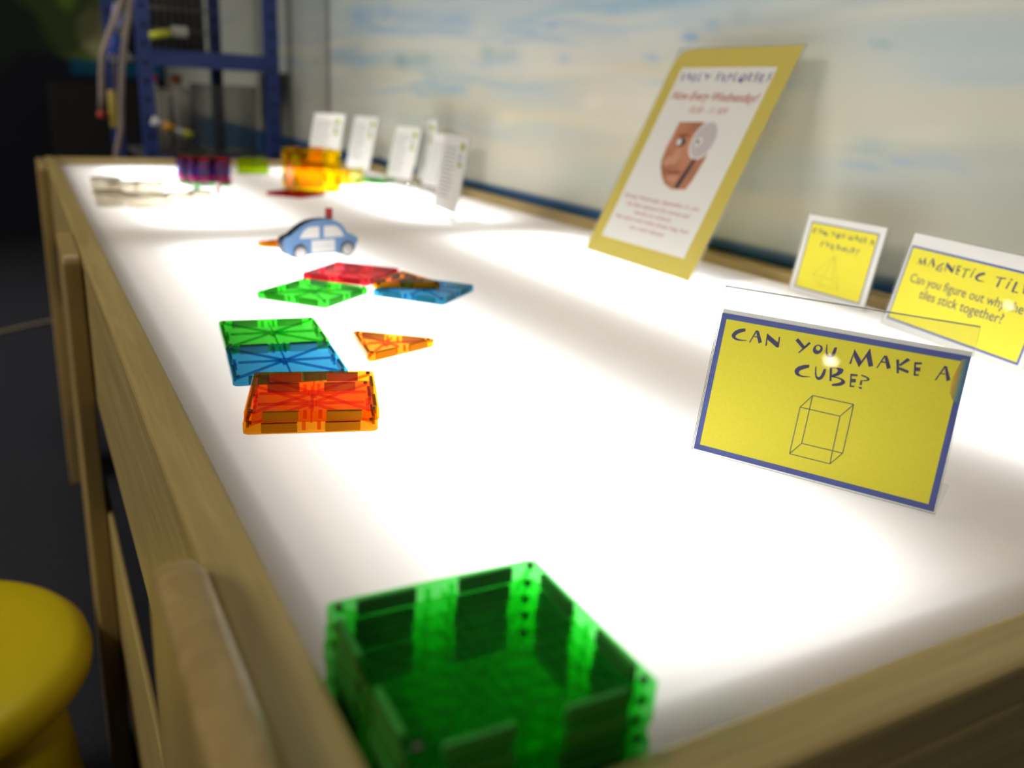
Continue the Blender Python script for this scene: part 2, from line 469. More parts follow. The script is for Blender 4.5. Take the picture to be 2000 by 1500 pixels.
# ------------------------------------------------------------------ the light table
W_, L_, RIM, CAPW = 0.6826, 2.0388, 0.0142, 0.0225
WY, WXm, WZ = wood('maple_lengthwise', 1), wood('maple_crosswise', 0), wood('maple_upright', 2)
WIN = plain('tray_paint', (0.58, 0.50, 0.40), 0.7)
LEG = wood('maple_leg', 2, (0.34, 0.235, 0.085), (0.44, 0.315, 0.125))
table = thing('light_table', 'long low maple light table with a glowing frosted top along the painted wall', 'table', (0, 0, 0))
Z = TZ
# the frosted top: the upper face scatters the light of the tubes, the other faces are clear
pm, nt, b, out = newmat('frosted_top')
nt.nodes.remove(b)
tl = nt.nodes.new('ShaderNodeBsdfTranslucent')
tl.inputs[0].default_value = (0.93, 0.915, 0.90, 1)
df = nt.nodes.new('ShaderNodeBsdfDiffuse')
df.inputs[0].default_value = (0.62, 0.60, 0.57, 1)
mx = nt.nodes.new('ShaderNodeMixShader')
mx.inputs[0].default_value = 0.35
nt.links.new(tl.outputs[0], mx.inputs[1])
nt.links.new(df.outputs[0], mx.inputs[2])
gl = nt.nodes.new('ShaderNodeBsdfGlossy')
gl.inputs['Roughness'].default_value = 0.22
mx2 = nt.nodes.new('ShaderNodeMixShader')
mx2.inputs[0].default_value = 0.035
nt.links.new(mx.outputs[0], mx2.inputs[1])
nt.links.new(gl.outputs[0], mx2.inputs[2])
nt.links.new(mx2.outputs[0], out.inputs['Surface'])
pc = clear('top_underside', (1, 1, 1), 0, gloss=False)
top = MB()
top.box((0.0005, 0.0005, Z - 0.004), (W_ - 0.0005, L_ - 0.0005, Z))
top.mi = [0 if i == 1 else 1 for i in range(6)]
obj('frosted_top', top, [pm, pc], table)['label'] = 'glowing white frosted top'
c0, c1 = Z - 0.004, Z + RIM
obj('rim', MB().box((-CAPW, -CAPW, c0), (0, L_ + CAPW, c1)), WY, table, bevel=0.003)
obj('rim', MB().box((W_, -CAPW, c0), (W_ + CAPW, L_ + CAPW, c1)), WY, table, bevel=0.003)
obj('rim', MB().box((0.0002, -CAPW, c0), (W_ - 0.0002, 0, c1 - 0.0004)), WXm, table, bevel=0.003)
obj('rim', MB().box((0.0002, L_, c0), (W_ - 0.0002, L_ + CAPW, c1 - 0.0004)), WXm, table, bevel=0.003)
a0, a1 = Z - 0.148, Z - 0.0045
obj('apron', MB().box((-0.0215, -0.0215, a0), (-0.003, L_ + 0.0215, a1)), WY, table, bevel=0.0015)
obj('apron', MB().box((W_ + 0.003, -0.0215, a0), (W_ + 0.0215, L_ + 0.0215, a1)), WY, table, bevel=0.0015)
obj('apron', MB().box((-0.0028, -0.0215, a0), (W_ + 0.0028, -0.003, a1)), WXm, table, bevel=0.0015)
obj('apron', MB().box((-0.0028, L_ + 0.003, a0), (W_ + 0.0028, L_ + 0.0215, a1)), WXm, table, bevel=0.0015)
# shallow tray under the top, with a ledge that carries the frosted sheet
tray = MB()
tray.box((-0.002, -0.002, Z - 0.075), (W_ + 0.002, L_ + 0.002, Z - 0.065))
lz0, lz1 = Z - 0.022, Z - 0.0085
tray.box((-0.002, -0.002, lz0), (0.030, L_ + 0.002, lz1))
tray.box((W_ - 0.005, -0.002, lz0), (W_ + 0.002, L_ + 0.002, lz1))
tray.box((0.030, -0.002, lz0), (W_ - 0.005, 0.034, lz1))
tray.box((0.030, L_ - 0.02, lz0), (W_ - 0.005, L_ + 0.002, lz1))
obj('tray', tray, WIN, table)
# posts screwed to the outside of the aprons, tops rounded over
def post(y0, y1, ztop, xo, xi, r, parent=table):
    """round-topped board; its outer face stands xo from the apron face and spreads a little towards the floor"""
    m = MB()
    pr = []
    ys = []
    for k in range(7):
        a = math.pi / 2 * k / 6
        ys.append((y1 - r + r * math.cos(a), ztop - r + r * math.sin(a)))
    for k in range(7):
        a = math.pi / 2 + math.pi / 2 * k / 6
        ys.append((y0 + r + r * math.cos(a), ztop - r + r * math.sin(a)))
    ys = [(y1, 0.0)] + ys + [(y0, 0.0)]
    n = len(ys)
    def fx(z, x):
        return x + (xo - xi) * 0.30 * (1 - z / ztop) * (1 if x == xo else 0)
    A = [(fx(z, xi), y, z) for y, z in ys]
    B = [(fx(z, xo), y, z) for y, z in ys]
    m.rings([A, B], smooth=False)
    return obj('leg', m, LEG, parent, bevel=0.006 if r > 0.03 else 0.003, seg=3)
for y0, y1, zt, rr in ((-0.020, 0.158, Z + 0.027, 0.034), (0.830, 0.992, Z + 0.012, 0.012), (1.900, 2.058, Z + 0.012, 0.016)):
    post(y0, y1, zt, -0.0405, -0.0230, rr)
for y0, y1, zt in ((0.06, 0.155, Z - 0.006), (1.962, 2.058, Z - 0.006)):
    m = MB().box((W_ - 0.02, y0, 0), (W_ + 0.0025, y1, Z - 0.149))
    obj('leg', m, LEG, table, bevel=0.003)
obj('stretcher', MB().box((-0.0225, 0.02, Z - 0.53), (-0.0165, 2.05, Z - 0.280)), WY, table, bevel=0.002)
obj('stretcher', MB().box((W_ - 0.04, 0.02, Z - 0.53), (W_ - 0.0205, 2.05, Z - 0.40)), WY, table, bevel=0.002)

# ------------------------------------------------------------------ magnetic tiles
T = 0.0066
def tmat(name, c, milk=0.045, dcol=None):
    return clear(name, tuple(math.sqrt(x) for x in c), milk, dcol or tuple(min(1, x ** 0.6) for x in c), rough=0.05, ior=1.12)
TM = {
    'green': tmat('green_tile', (0.030, 0.52, 0.018)),
    'deep green': tmat('deep_green_tile', (0.13, 0.83, 0.16), 0.06, (0.03, 0.5, 0.05)),
    'orange': tmat('orange_tile', (0.90, 0.29, 0.002)),
    'blue': tmat('blue_tile', (0.020, 0.30, 0.58)),
    'red': tmat('red_tile', (0.60, 0.008, 0.016)),
    'yellow': tmat('yellow_tile', (1.0, 0.78, 0.003)),
    'amber': tmat('amber_tile', (1.0, 0.55, 0.002)),
    'pale yellow': tmat('pale_yellow_tile', (0.88, 0.80, 0.22)),
    'lime': tmat('lime_tile', (0.50, 0.78, 0.004)),
    'purple': tmat('purple_tile', (0.34, 0.08, 0.42)),
    'magenta': tmat('magenta_tile', (0.70, 0.10, 0.40)),
    'navy': tmat('navy_tile', (0.16, 0.16, 0.55)),
}
MAG = plain('magnet_steel', (0.40, 0.36, 0.30), 0.38, 0.5, metal=0.75)
RIV = plain('rivet_steel', (0.10, 0.09, 0.08), 0.25, 0.5, metal=0.8)

def round_poly(pts, r, n=5):
    out = []
    k = len(pts)
    for i in range(k):
        p, a, b = Vector(pts[i]), Vector(pts[i - 1]), Vector(pts[(i + 1) % k])
        da, db = (a - p).normalized(), (b - p).normalized()
        half = da.angle(db) / 2
        d = r / math.tan(half)
        c = p + (da + db).normalized() * (r / math.sin(half))
        s, e = p + da * d - c, p + db * d - c
        a0 = math.atan2(s.y, s.x)
        a1 = math.atan2(e.y, e.x)
        while a1 < a0:
            a1 += 2 * math.pi
        if a1 - a0 > math.pi:
            a1 -= 2 * math.pi
        for j in range(n + 1):
            t = a0 + (a1 - a0) * j / n
            out.append((c.x + r * math.cos(t), c.y + r * math.sin(t)))
    return out

def inset(pts, d):
    """move every edge of a convex ccw polygon inwards by d"""
    k = len(pts)
    out = []
    for i in range(k):
        p, a, b = Vector(pts[i]), Vector(pts[i - 1]), Vector(pts[(i + 1) % k])
        da, db = (a - p).normalized(), (b - p).normalized()
        half = da.angle(db) / 2
        out.append(tuple(p + (da + db).normalized() * (d / math.sin(half))))
    return out

S_ = 0.0745
SHAPES = {
    'square': [(-S_ / 2, -S_ / 2), (S_ / 2, -S_ / 2), (S_ / 2, S_ / 2), (-S_ / 2, S_ / 2)],
    'triangle': [(-0.0345, -0.0345 * 0.5774), (0.0345, -0.0345 * 0.5774), (0, 0.0345 * 1.1547)],
    'small': [(-0.012, -0.0165), (0.012, -0.0165), (0.012, 0.0165), (-0.012, 0.0165)],
    'half': [(-0.033, -0.018), (0.033, -0.018), (0.033, 0.018), (-0.033, 0.018)],
}
_cache = {}
def tile_meshes(shape):
    if shape in _cache:
        return _cache[shape]
    P = SHAPES[shape]
    out = round_poly(P, 0.0028)
    def sc(d):
        q = round_poly(inset(P, d), 0.0028)
        return q
    e = 0.0007
    m = MB()
    R = [[(x, y, z) for x, y in q] for q, z in ((sc(e), 0), (out, e), (out, T - e), (sc(e), T))]
    m.rings(R, smooth=False)
    # hub and radial ribs under the upper face
    fi = inset(P, 0.0060)
    k = len(P)
    hub = [(0.0034 * math.cos(2 * math.pi * i / 16), 0.0034 * math.sin(2 * math.pi * i / 16)) for i in range(16)]
    m.prism(hub, T - 0.0030, T - 0.0010)
    m.prism([(x * 0.55, y * 0.55) for x, y in hub], T - 0.0048, T - 0.0032)
    ends = [Vector(p) * 0.93 for p in P] + [(Vector(fi[i]) + Vector(fi[(i + 1) % k])) / 2 for i in range(k)]
    for en in ends:
        d = en.normalized()
        nrm = Vector((-d.y, d.x)) * 0.00055
        s = d * 0.0036
        m.prism([tuple(s - nrm), tuple(en - nrm), tuple(en + nrm), tuple(s + nrm)], T - 0.0026, T - 0.0010)
    # short posts either side of every edge's middle
    mags, rivs = [], []
    for i in range(k):
        a, c = Vector(P[i]), Vector(P[(i + 1) % k])
        d = (c - a).normalized()
        nn = Vector((-d.y, d.x))
        Ln = (c - a).length
        for fr in (0.265, 0.735):
            p = a + d * (Ln * fr) + nn * 0.0021
            hx = Ln * 0.133
            q = [p - d * hx - nn * 0.0010, p + d * hx - nn * 0.0010, p + d * hx + nn * 0.0010, p - d * hx + nn * 0.0010]
            mm = MB().prism([tuple(v) for v in q], 0.0004, T - 0.0005)
            mags.append(mm.mesh('magnet', MAG, 0.0003, 1))
        for off in (-0.0042, 0.0042):
            p = a + d * (Ln * 0.5 + off) + nn * 0.004
            m.prism([(p.x + 0.0011 * math.cos(2 * math.pi * t / 10), p.y + 0.0011 * math.sin(2 * math.pi * t / 10)) for t in range(10)], 0.0009, T - 0.0009)
        p = Vector(inset(P, 0.0036)[i])
        rv = MB().lathe([(0.0013, T - 0.0012), (0.0013, T + 0.0001), (0.0009, T + 0.0003)], 12, (p.x, p.y, 0))
        rivs.append(rv.mesh('rivet', RIV))
    body = m.mesh(shape + '_tile', TM['green'], 0, recalc=True)
    _cache[shape] = (body, mags, rivs)
    return _cache[shape]

_bodies = {}
NAMES = {'square': 'square_tile', 'triangle': 'triangle_tile', 'half': 'rectangle_tile', 'small': 'small_tile'}
def tile(shape, color, loc, rotz, label, group=None, rot=None, detail=True):
    body, mags, rivs = tile_meshes(shape)
    key = (shape, color)
    if key not in _bodies:
        bb = body.copy()
        bb.materials.clear()
        bb.materials.append(TM[color])
        _bodies[key] = bb
    o = bpy.data.objects.new(NAMES[shape], _bodies[key])
    COL.objects.link(o)
    o.location = (loc[0], loc[1], loc[2] + TZ)
    o.rotation_euler = rot or (0, 0, rotz)
    tag(o, label, 'magnetic tile', group)
    for me in mags:
        obj('magnet', me, None, o)
    if detail:
        for me in rivs:
            obj('rivet', me, None, o)
    return o

ORD = ['bottom one', 'second from the bottom', 'third from the bottom', 'fourth from the bottom', 'topmost']
g0 = 'green square tiles stacked in the near corner'
for k in range(5):
    jx, jy, ja = [(0, 0, 0), (0.0006, 0.0003, 0.006), (-0.0001, 0.0008, -0.004), (0.0005, 0, 0.004), (0.0011, 0.0006, -0.002)][k]
    tile('square', 'deep green', (0.0385 + jx, 0.0395 + jy, k * T), -0.022 + ja,
         'green square tile in the near corner stack, %s of its five' % ORD[k], g0)
g1 = 'orange square tiles in the pair'
tile('square', 'orange', (0.0725, 0.3338, 0), -0.285, 'orange square tile, lower of the stacked orange pair', g1)
tile('square', 'orange', (0.0738, 0.3338, T), -0.296, 'orange square tile, upper of the stacked orange pair', g1)
th = -0.132
bx_, by_ = 0.0383, 0.3936
def on(a, b2):
    return (bx_ + a * math.cos(th) - b2 * math.sin(th), by_ + a * math.sin(th) + b2 * math.cos(th), 0)
tile('square', 'blue', on(0.0375, 0.0375), th, 'blue square tile lying flat right behind the orange pair')
tile('square', 'green', on(0.0375, 0.1125), th + 0.01, 'bright green square tile edge to edge behind the flat blue one')
tile('triangle', 'orange', (0.1623, 0.4467, 0), 0.37, 'orange triangle tile lying alone on the bright table top')
tile('square', 'green', (0.1615, 0.6349, 0), -0.87, 'green square tile turned on its corner in front of the red one')
tile('square', 'blue', (0.2660, 0.6175, 0), -0.84, 'light blue square tile under the brownish triangle, before the car')
tile('square', 'red', (0.2246, 0.7133, 0), -0.80, 'red square tile lying between the toy car and the green and blue tiles')
tile('triangle', 'orange', (0.2515, 0.6317, T), -0.2966, 'brownish orange triangle tile lying on top of the light blue one')
tile('triangle', 'orange', (0.2100, 0.9080, 0), math.pi / 2 - 0.1, 'orange triangle tile poking out from behind the toy car')
# far end of the table
FS = ['green', 'magenta', 'magenta', 'navy', 'navy', 'purple', 'navy', 'red']
FL = ['green square tile at the foot of the far dark stack', 'magenta tile just above the green one in the far stack', 'magenta tile under the dark blue ones in the far stack',
      'dark blue tile lowest of its colour in the far stack', 'dark blue tile in the middle of the far stack', 'purple tile between dark blue ones in the far stack',
      'dark blue tile right under the red one in the far stack', 'red square tile on top of the far dark stack']
for k, c in enumerate(FS):
    tile('square', c, (0.2345 + 0.0015 * math.sin(k * 2.1), 1.612 + 0.0012 * math.cos(k * 1.7), k * T), 0.28 + 0.03 * math.sin(k * 1.3), FL[k], 'tiles of the far dark stack', detail=False)
tile('square', 'red', (0.362, 1.436, 0), -0.907, 'red square tile flat under the small yellow tile cube', detail=False)
cc, ct = Vector((0.398, 1.462, T)), 0.02
def wallt(color, a, label):
    d = Vector((math.cos(ct + a), math.sin(ct + a), 0))          # outward
    p = cc + d * (S_ / 2 + T)
    o = tile('square', color, (0, 0, 0), 0, label, 'tiles of the small open cube', detail=False)
    y = Vector((0, 0, 1))
    x = y.cross(-d)
    M = Matrix((x, y, -d)).transposed().to_4x4()
    M.translation = p + Vector((0, 0, S_ / 2 + TZ))
    o.matrix_world = M
wallt('yellow', -math.pi / 2, 'yellow square tile standing as the front of the small tile cube')
wallt('yellow', math.pi, 'yellow square tile standing as the left side of the small tile cube')
wallt('yellow', 0, 'yellow square tile standing as the right side of the small tile cube')
wallt('orange', math.pi / 2, 'orange square tile standing as the back of the small tile cube')
tile('half', 'lime', (0.375, 1.833, 0.0182), 0, 'lime green rectangular tile standing on edge near the far rim', rot=(math.pi / 2, 0, 0.0), detail=False)
tile('half', 'pale yellow', (0.5125, 1.600, 0.0182), 0, 'pale yellow rectangular tile standing on edge before the second white card', rot=(math.pi / 2, 0, 0.0), detail=False)
tile('small', 'amber', (0.510, 1.615, 0.0167), 0, 'small amber tile standing right behind the pale yellow one', rot=(math.pi / 2, 0, 0.0), detail=False)
tile('square', 'green', (0.590, 1.665, 0), -0.75, 'green square tile lying flat at the foot of the third white card', detail=False)

# ------------------------------------------------------------------ lettering
def text_mesh(s, mat, u0, u1, v, h=None, z=0.0, shear=0.0, thick=0.00012, weight=0.0):
    cu = bpy.data.curves.new('text', 'FONT')
    cu.body = s
    cu.size = 1
    cu.shear = shear
    cu.offset = weight
    cu.resolution_u = 3
    to = bpy.data.objects.new('text', cu)
    COL.objects.link(to)
    bpy.context.view_layer.update()
    me = bpy.data.meshes.new_from_object(to.evaluated_get(bpy.context.evaluated_depsgraph_get()))
    bpy.data.objects.remove(to)
    bpy.data.curves.remove(cu)
    co = np.array([q.co[:] for q in me.vertices])
    x0, x1 = co[:, 0].min(), co[:, 0].max()
    k = (u1 - u0) / (x1 - x0)
    ky = k if h is None else h
    bm = bmesh.new()
    bm.from_mesh(me)
    for q in bm.verts:
        q.co = Vector(((q.co.x - x0) * k + u0, q.co.y * ky + v, z))
    r = bmesh.ops.extrude_face_region(bm, geom=list(bm.faces))
    for e in r['geom']:
        if isinstance(e, bmesh.types.BMVert):
            e.co.z += thick
    bmesh.ops.recalc_face_normals(bm, faces=bm.faces)
    bm.to_mesh(me)
    bm.free()
    me.materials.clear()
    me.materials.append(mat)
    return me


# ------------------------------------------------------------------ toy car
PXM = 1
CARB = plain('car_blue_print', (0.13, 0.27, 0.52), 0.5)
CARE = plain('car_edge_paint', (0.010, 0.022, 0.040), 0.5)
WHT = plain('white_print', (0.72, 0.72, 0.70), 0.5)
TYRE = plain('tyre_grey', (0.12, 0.14, 0.14), 0.6)
HUB = plain('hub_grey', (0.60, 0.57, 0.58), 0.5)
REDP = plain('siren_red', (0.42, 0.02, 0.03), 0.4)
INK = plain('dark_print', (0.28, 0.29, 0.33), 0.6)
def px(x, y):        # picture of the car's side: 11.11 zoom px per photo px, 0.58 mm each
    return ((x - 1000) / 11.11 * 0.00062, (1200 - y) / 11.11 * 0.000575)
car = thing('toy_car', 'flat blue toy police car standing behind the red tile', 'toy car', (0.2250, 0.8200, TZ))
car.rotation_euler = (math.pi / 2, 0, 0.22)
sil = [(150, 740), (200, 690), (330, 640), (420, 570), (520, 490), (640, 420), (780, 365), (920, 345), (1080, 340), (1220, 350), (1340, 390), (1450, 460), (1540, 560), (1600, 660),
       (1740, 720), (1840, 790), (1860, 860), (1800, 950), (1790, 1040), (1720, 1085), (1620, 1100), (480, 1100), (330, 1110), (230, 1060), (160, 930), (140, 830)]
sil = [px(*p) for p in sil]
TH = 0.014
cb = MB()
n = len(sil)
ar = sum(sil[i][0] * sil[(i + 1) % n][1] - sil[(i + 1) % n][0] * sil[i][1] for i in range(n))
s2 = sil if ar > 0 else sil[::-1]
F, Bk = [(x, y, 0) for x, y in s2], [(x, y, -TH) for x, y in s2]
cb.rings([Bk, F], mat=1, cap=False, smooth=False)
cb.add(F, [tuple(range(n))], 0)
cb.add(Bk, [tuple(range(n - 1, -1, -1))], 0)
obj('body', cb, [CARB, CARE], car)
def flat(name, polys, mat, parent, z0, z1, **k):
    m = MB()
    for p in polys:
        m.prism(p, z0, z1)
    return obj(name, m, mat, parent, **k)
flat('window', [[px(*p) for p in [(510, 730), (540, 650), (600, 570), (690, 505), (780, 490), (945, 490), (945, 740)]]], WHT, car, 0, 0.0003)
flat('window', [[px(*p) for p in [(1055, 490), (1290, 490), (1380, 530), (1460, 620), (1520, 740), (1055, 740)]]], WHT, car, 0, 0.0003)
flat('door_panel', [round_poly([px(*p) for p in [(770, 1060), (1300, 1060), (1300, 790), (770, 790)]], 0.0012)], WHT, car, 0, 0.0003)
obj('door_lettering', text_mesh('POLIZEI', plain('door_print', (0.50, 0.51, 0.56), 0.5), px(835, 0)[0], px(1235, 0)[0], px(0, 965)[1], h=0.0062, z=0.0003), None, car)
for cx in (510, 1590):
    c = px(cx, 1030)
    wr = 165 / 11.11 * 0.000575
    m = MB().lathe([(wr * 0.7, 0.0004), (wr, 0.0004), (wr, 0.0014), (wr * 0.8, 0.0016), (0.0002, 0.0016)], 28, (c[0], c[1], 0))
    wheel = obj('wheel', m, TYRE, car)
    m = MB().lathe([(wr * 0.76, 0.0015), (wr * 0.76, 0.0018), (wr * 0.3, 0.0020), (0.0002, 0.0020)], 24, (c[0], c[1], 0))
    obj('hubcap', m, HUB, wheel)
    m = MB().lathe([(wr, -TH - 0.0014), (wr, -TH - 0.0002), (0.0002, -TH - 0.0002)], 28, (c[0], c[1], 0))
    obj('wheel', m, TYRE, car)
sx, sy = px(1245, 350)
obj('siren', MB().box((sx - 0.0032, sy - 0.0008, -TH * 0.75), (sx + 0.0032, sy + 0.0118, -TH * 0.25)), REDP, car, bevel=0.0008)

# ------------------------------------------------------------------ brushy capitals
def otoring(p):
    """the letter O is traced as outer loop then inner loop: rebuild it as a ring of quads"""
    o, i = p[:10], p[11:19]
    c = np.mean(np.array(i), 0)
    def pol(q):
        q = np.array(q) - c
        a = np.arctan2(q[:, 1], q[:, 0])
        r = np.hypot(q[:, 0], q[:, 1])
        s = np.argsort(a)
        return a[s], r[s]
    ao, ro = pol(o)
    ai, ri = pol(i)
    out = []
    N = 20
    A = [2 * math.pi * k / N - math.pi for k in range(N)]
    O = [(c[0] + np.interp(t, ao, ro, period=2 * math.pi) * math.cos(t), c[1] + np.interp(t, ao, ro, period=2 * math.pi) * math.sin(t)) for t in A]
    I = [(c[0] + np.interp(t, ai, ri, period=2 * math.pi) * math.cos(t), c[1] + np.interp(t, ai, ri, period=2 * math.pi) * math.sin(t)) for t in A]
    return [[O[k], O[(k + 1) % N], I[(k + 1) % N], I[k]] for k in range(N)]
GL['O'] = otoring(GL['O'][0])
# letters of the same brushy alphabet that only appear on the other signs, drawn in a unit box
def bar(x0, y0, x1, y1, w0, w1=None):
    w1 = w0 if w1 is None else w1
    d = Vector((x1 - x0, y1 - y0)).normalized()
    nn = Vector((-d.y, d.x))
    a, b = Vector((x0, y0)), Vector((x1, y1))
    return [tuple(a - nn * w0 / 2), tuple(b - nn * w1 / 2), tuple(b + nn * w1 / 2), tuple(a + nn * w0 / 2)]
def unit(polys):
    q = np.array([p for s in polys for p in s])
    mn, mx = q.min(0), q.max(0)
    h = mx[1] - mn[1]
    return [[((x - mn[0]) / h, (y - mn[1]) / h) for x, y in s] for s in polys], (mx[0] - mn[0]) / h
UG = {k: unit(GL[k]) for k in 'CANYOUMKEB'}
UG['?'] = unit(GL['Q'])
UG['T'] = unit([bar(0.42, 0, 0.48, 0.9, 0.2, 0.14), bar(0, 0.92, 0.95, 1.0, 0.09, 0.12)])
UG['I'] = unit([bar(0.1, 0, 0.2, 0.72, 0.14, 0.12), bar(0.18, 0.88, 0.36, 0.92, 0.14)])
UG['L'] = unit([bar(0.1, 0, 0.16, 1, 0.17, 0.19), bar(0.05, 0.05, 0.6, 0.08, 0.1)])
UG['S'] = unit([bar(0.55, 0.95, 0.1, 0.72, 0.15), bar(0.1, 0.74, 0.52, 0.34, 0.16), bar(0.52, 0.34, 0.0, 0.04, 0.12)])
UG['G'] = unit([bar(0.75, 0.98, 0.2, 0.5, 0.18), bar(0.2, 0.52, 0.1, 0.12, 0.2), bar(0.08, 0.1, 0.8, 0.06, 0.1), bar(0.75, 0.05, 0.7, 0.42, 0.1), bar(0.4, 0.4, 0.85, 0.44, 0.09)])
UG['P'] = unit([bar(0.12, 0, 0.16, 1, 0.14), bar(0.12, 0.95, 0.6, 0.8, 0.12), bar(0.6, 0.82, 0.15, 0.45, 0.13)])
UG['R'] = unit([bar(0.12, 0, 0.16, 1, 0.14), bar(0.12, 0.95, 0.6, 0.8, 0.12), bar(0.6, 0.82, 0.15, 0.5, 0.13), bar(0.25, 0.5, 0.66, 0, 0.15)])
UG['D'] = unit([bar(0.12, 0, 0.16, 1, 0.14), bar(0.12, 0.95, 0.68, 0.6, 0.12), bar(0.68, 0.62, 0.1, 0.04, 0.14)])
UG['X'] = unit([bar(0, 1, 0.7, 0, 0.2), bar(0.66, 0.95, 0.05, 0.05, 0.11)])
def brush_word(s, u0, u1, v0, h, jig=0.0, v1=None):
    """polys of a word in the brushy capitals, fitted between u0 and u1"""
    gap, sp = 0.26, 0.65
    tot = sum((sp if c == ' ' else UG[c][1] + gap) for c in s) - gap
    k = (u1 - u0) / tot
    x = u0
    out = []
    for i, c in enumerate(s):
        if c == ' ':
            x += sp * k
            continue
        dy = jig * h * math.sin(i * 2.3)
        vv = v0 + (0 if v1 is None else (v1 - v0) * (x - u0) / (u1 - u0))
        for p in UG[c][0]:
            out.append([(x + a * k, vv + dy + b * h) for a, b in p])
        x += (UG[c][1] + gap) * k
    return out

# ------------------------------------------------------------------ signs in clear holders
ACR = clear('clear_acrylic', (0.985, 0.988, 0.985), 0.012, (0.8, 0.85, 0.82), rough=0.015, ior=1.42)
ACE = clear('acrylic_cut_edge', (0.26, 0.28, 0.26), 0.35, (0.45, 0.48, 0.45), rough=0.1)
ACL = clear('acrylic_edge', (0.80, 0.82, 0.80), 0.30, (0.70, 0.72, 0.70), rough=0.1)
PAPER = plain('white_paper', (0.78, 0.77, 0.75), 0.7, 0.2)
BLUE = plain('blue_border_ink', (0.10, 0.13, 0.40), 0.6, 0.3)
YEL = plain('yellow_paper', (0.84, 0.755, 0.055), 0.6, 0.3, noise=0.03, nscale=600)
NAVY = plain('navy_ink', (0.070, 0.065, 0.17), 0.6, 0.3)
GRY = plain('drawing_ink', (0.16, 0.17, 0.16), 0.6, 0.3)
LINE = plain('faint_drawing_ink', (0.62, 0.52, 0.08), 0.6, 0.3)
def sign(name, label, cat, x, y, th, tilt, W, H, foot, group=None, z0=0.0, edge=None):
    """leaning holder: local x along the foot, y up the sheet, z towards the reader"""
    r = thing(name, label, cat, (0, 0, 0), 0, group)
    d = Vector((math.cos(th), math.sin(th), 0))
    n = Vector((-math.sin(th), math.cos(th), 0))
    u = n * math.sin(tilt) + Vector((0, 0, 1)) * math.cos(tilt)
    M = Matrix((d, u, d.cross(u))).transposed().to_4x4()
    M.translation = Vector((x, y, TZ + z0 + 0.0031))
    r.matrix_world = M
    s, c = math.sin(tilt), math.cos(tilt)
    h = MB()
    h.box((0, 0, 0.0005), (W, H, 0.0017))            # front sheet
    h.box((0, 0, -0.0017), (W, H, -0.0005))          # back sheet
    for q, (vx, vy, vz) in enumerate(h.v):           # polished slant on the upper edge
        if vy > H - 1e-6 and vz > 0.0016:
            h.v[q] = (vx, vy - 0.0009, vz)
    h.mi = [1 if i % 6 in (2, 3, 4, 5) else 0 for i in range(12)]
    obj('clear_holder', h, [ACR, edge or ACL], r)
    f = MB()
    # foot: a flat plate running back from the lower edge; local coords of the horizontal direction are (s, -c)
    P = [(0.0, -0.0021), (0.0, -0.0003), (foot, -0.0003), (foot, -0.0021)]
    pts = [(b * s + z * c, -b * c + z * s - 0.0017) for b, z in P]
    A = [(0, p[0], p[1]) for p in pts]
    B = [(W, p[0], p[1]) for p in pts]
    f.rings([A, B], smooth=False)
    obj('clear_foot', f, ACR, r)
    return r
def rect(a, b, c, d):
    return [(a, b), (c, b), (c, d), (a, d)]
def frame(m, a, b, c, d, t, z0, z1):
    m.prism(rect(a, b, c, b + t), z0, z1)
    m.prism(rect(a, d - t, c, d), z0, z1)
    m.prism(rect(a, b + t, a + t, d - t), z0, z1)
    m.prism(rect(c - t, b + t, c, d - t), z0, z1)
    return m
mm = 0.001
def lines(segs, w):
    return [bar(a[0] * mm, a[1] * mm, b[0] * mm, b[1] * mm, w) for a, b in segs]

# -- CAN YOU MAKE A CUBE?
s = sign('table_sign', 'yellow CAN YOU MAKE A CUBE? sign, largest in view, in a clear slanted holder', 'sign', 0.2473, 0.1915, -1.080, 0.250, 0.1260, 0.0930, 0.045, edge=ACE)
# traced lettering is kept relative to the sheet's lower left corner
pp = obj('paper', MB().box((0.0012, 0.0010, -0.0004), (0.1252, 0.0803, 0)), PAPER, s)
obj('yellow_panel', MB().box((0.0015, 0.0018, 0), (0.1248, 0.0776, 0.00008)), YEL, pp)
m = frame(MB(), 0.0010, 0.0010, 0.1252, 0.0780, 0.0030, 0, 0.00016)
obj('blue_border', m, BLUE, pp)
m = MB()
for k in GL:
    for p in GL[k]:
        m.prism([(a * mm, b * mm) for a, b in p], 0.00006, 0.00022)
obj('lettering', m, NAVY, pp)
cv = CUBEV
E_ = [(0, 1), (1, 2), (2, 3), (3, 0), (4, 5), (5, 6), (6, 7), (7, 4), (0, 4), (1, 5), (2, 6), (3, 7)]
m = MB()
for p in lines([(cv[a], cv[b]) for a, b in E_], 0.00042):
    m.prism(p, 0.00006, 0.00022)
obj('cube_drawing', m, GRY, pp)
# damp stain where the blue ink ran at the right edge
stm, nt, b, out = newmat('ink_stain')
tc = nt.nodes.new('ShaderNodeTexCoord')
sp = nt.nodes.new('ShaderNodeSeparateXYZ')
nt.links.new(tc.outputs['Object'], sp.inputs[0])
mr = nt.nodes.new('ShaderNodeMapRange')
mr.inputs[1].default_value = 0.1192
mr.inputs[2].default_value = 0.1250
nt.links.new(sp.outputs['X'], mr.inputs[0])
nz = nt.nodes.new('ShaderNodeTexNoise')
nz.inputs['Scale'].default_value = 900
nt.links.new(tc.outputs['Object'], nz.inputs['Vector'])
ad = nt.nodes.new('ShaderNodeMath')
ad.operation = 'MULTIPLY_ADD'
ad.inputs[1].default_value = 0.3
nt.links.new(nz.outputs['Fac'], ad.inputs[0])
sb = nt.nodes.new('ShaderNodeMath')
sb.operation = 'SUBTRACT'
sb.inputs[1].default_value = 0.15
nt.links.new(mr.outputs[0], sb.inputs[0])
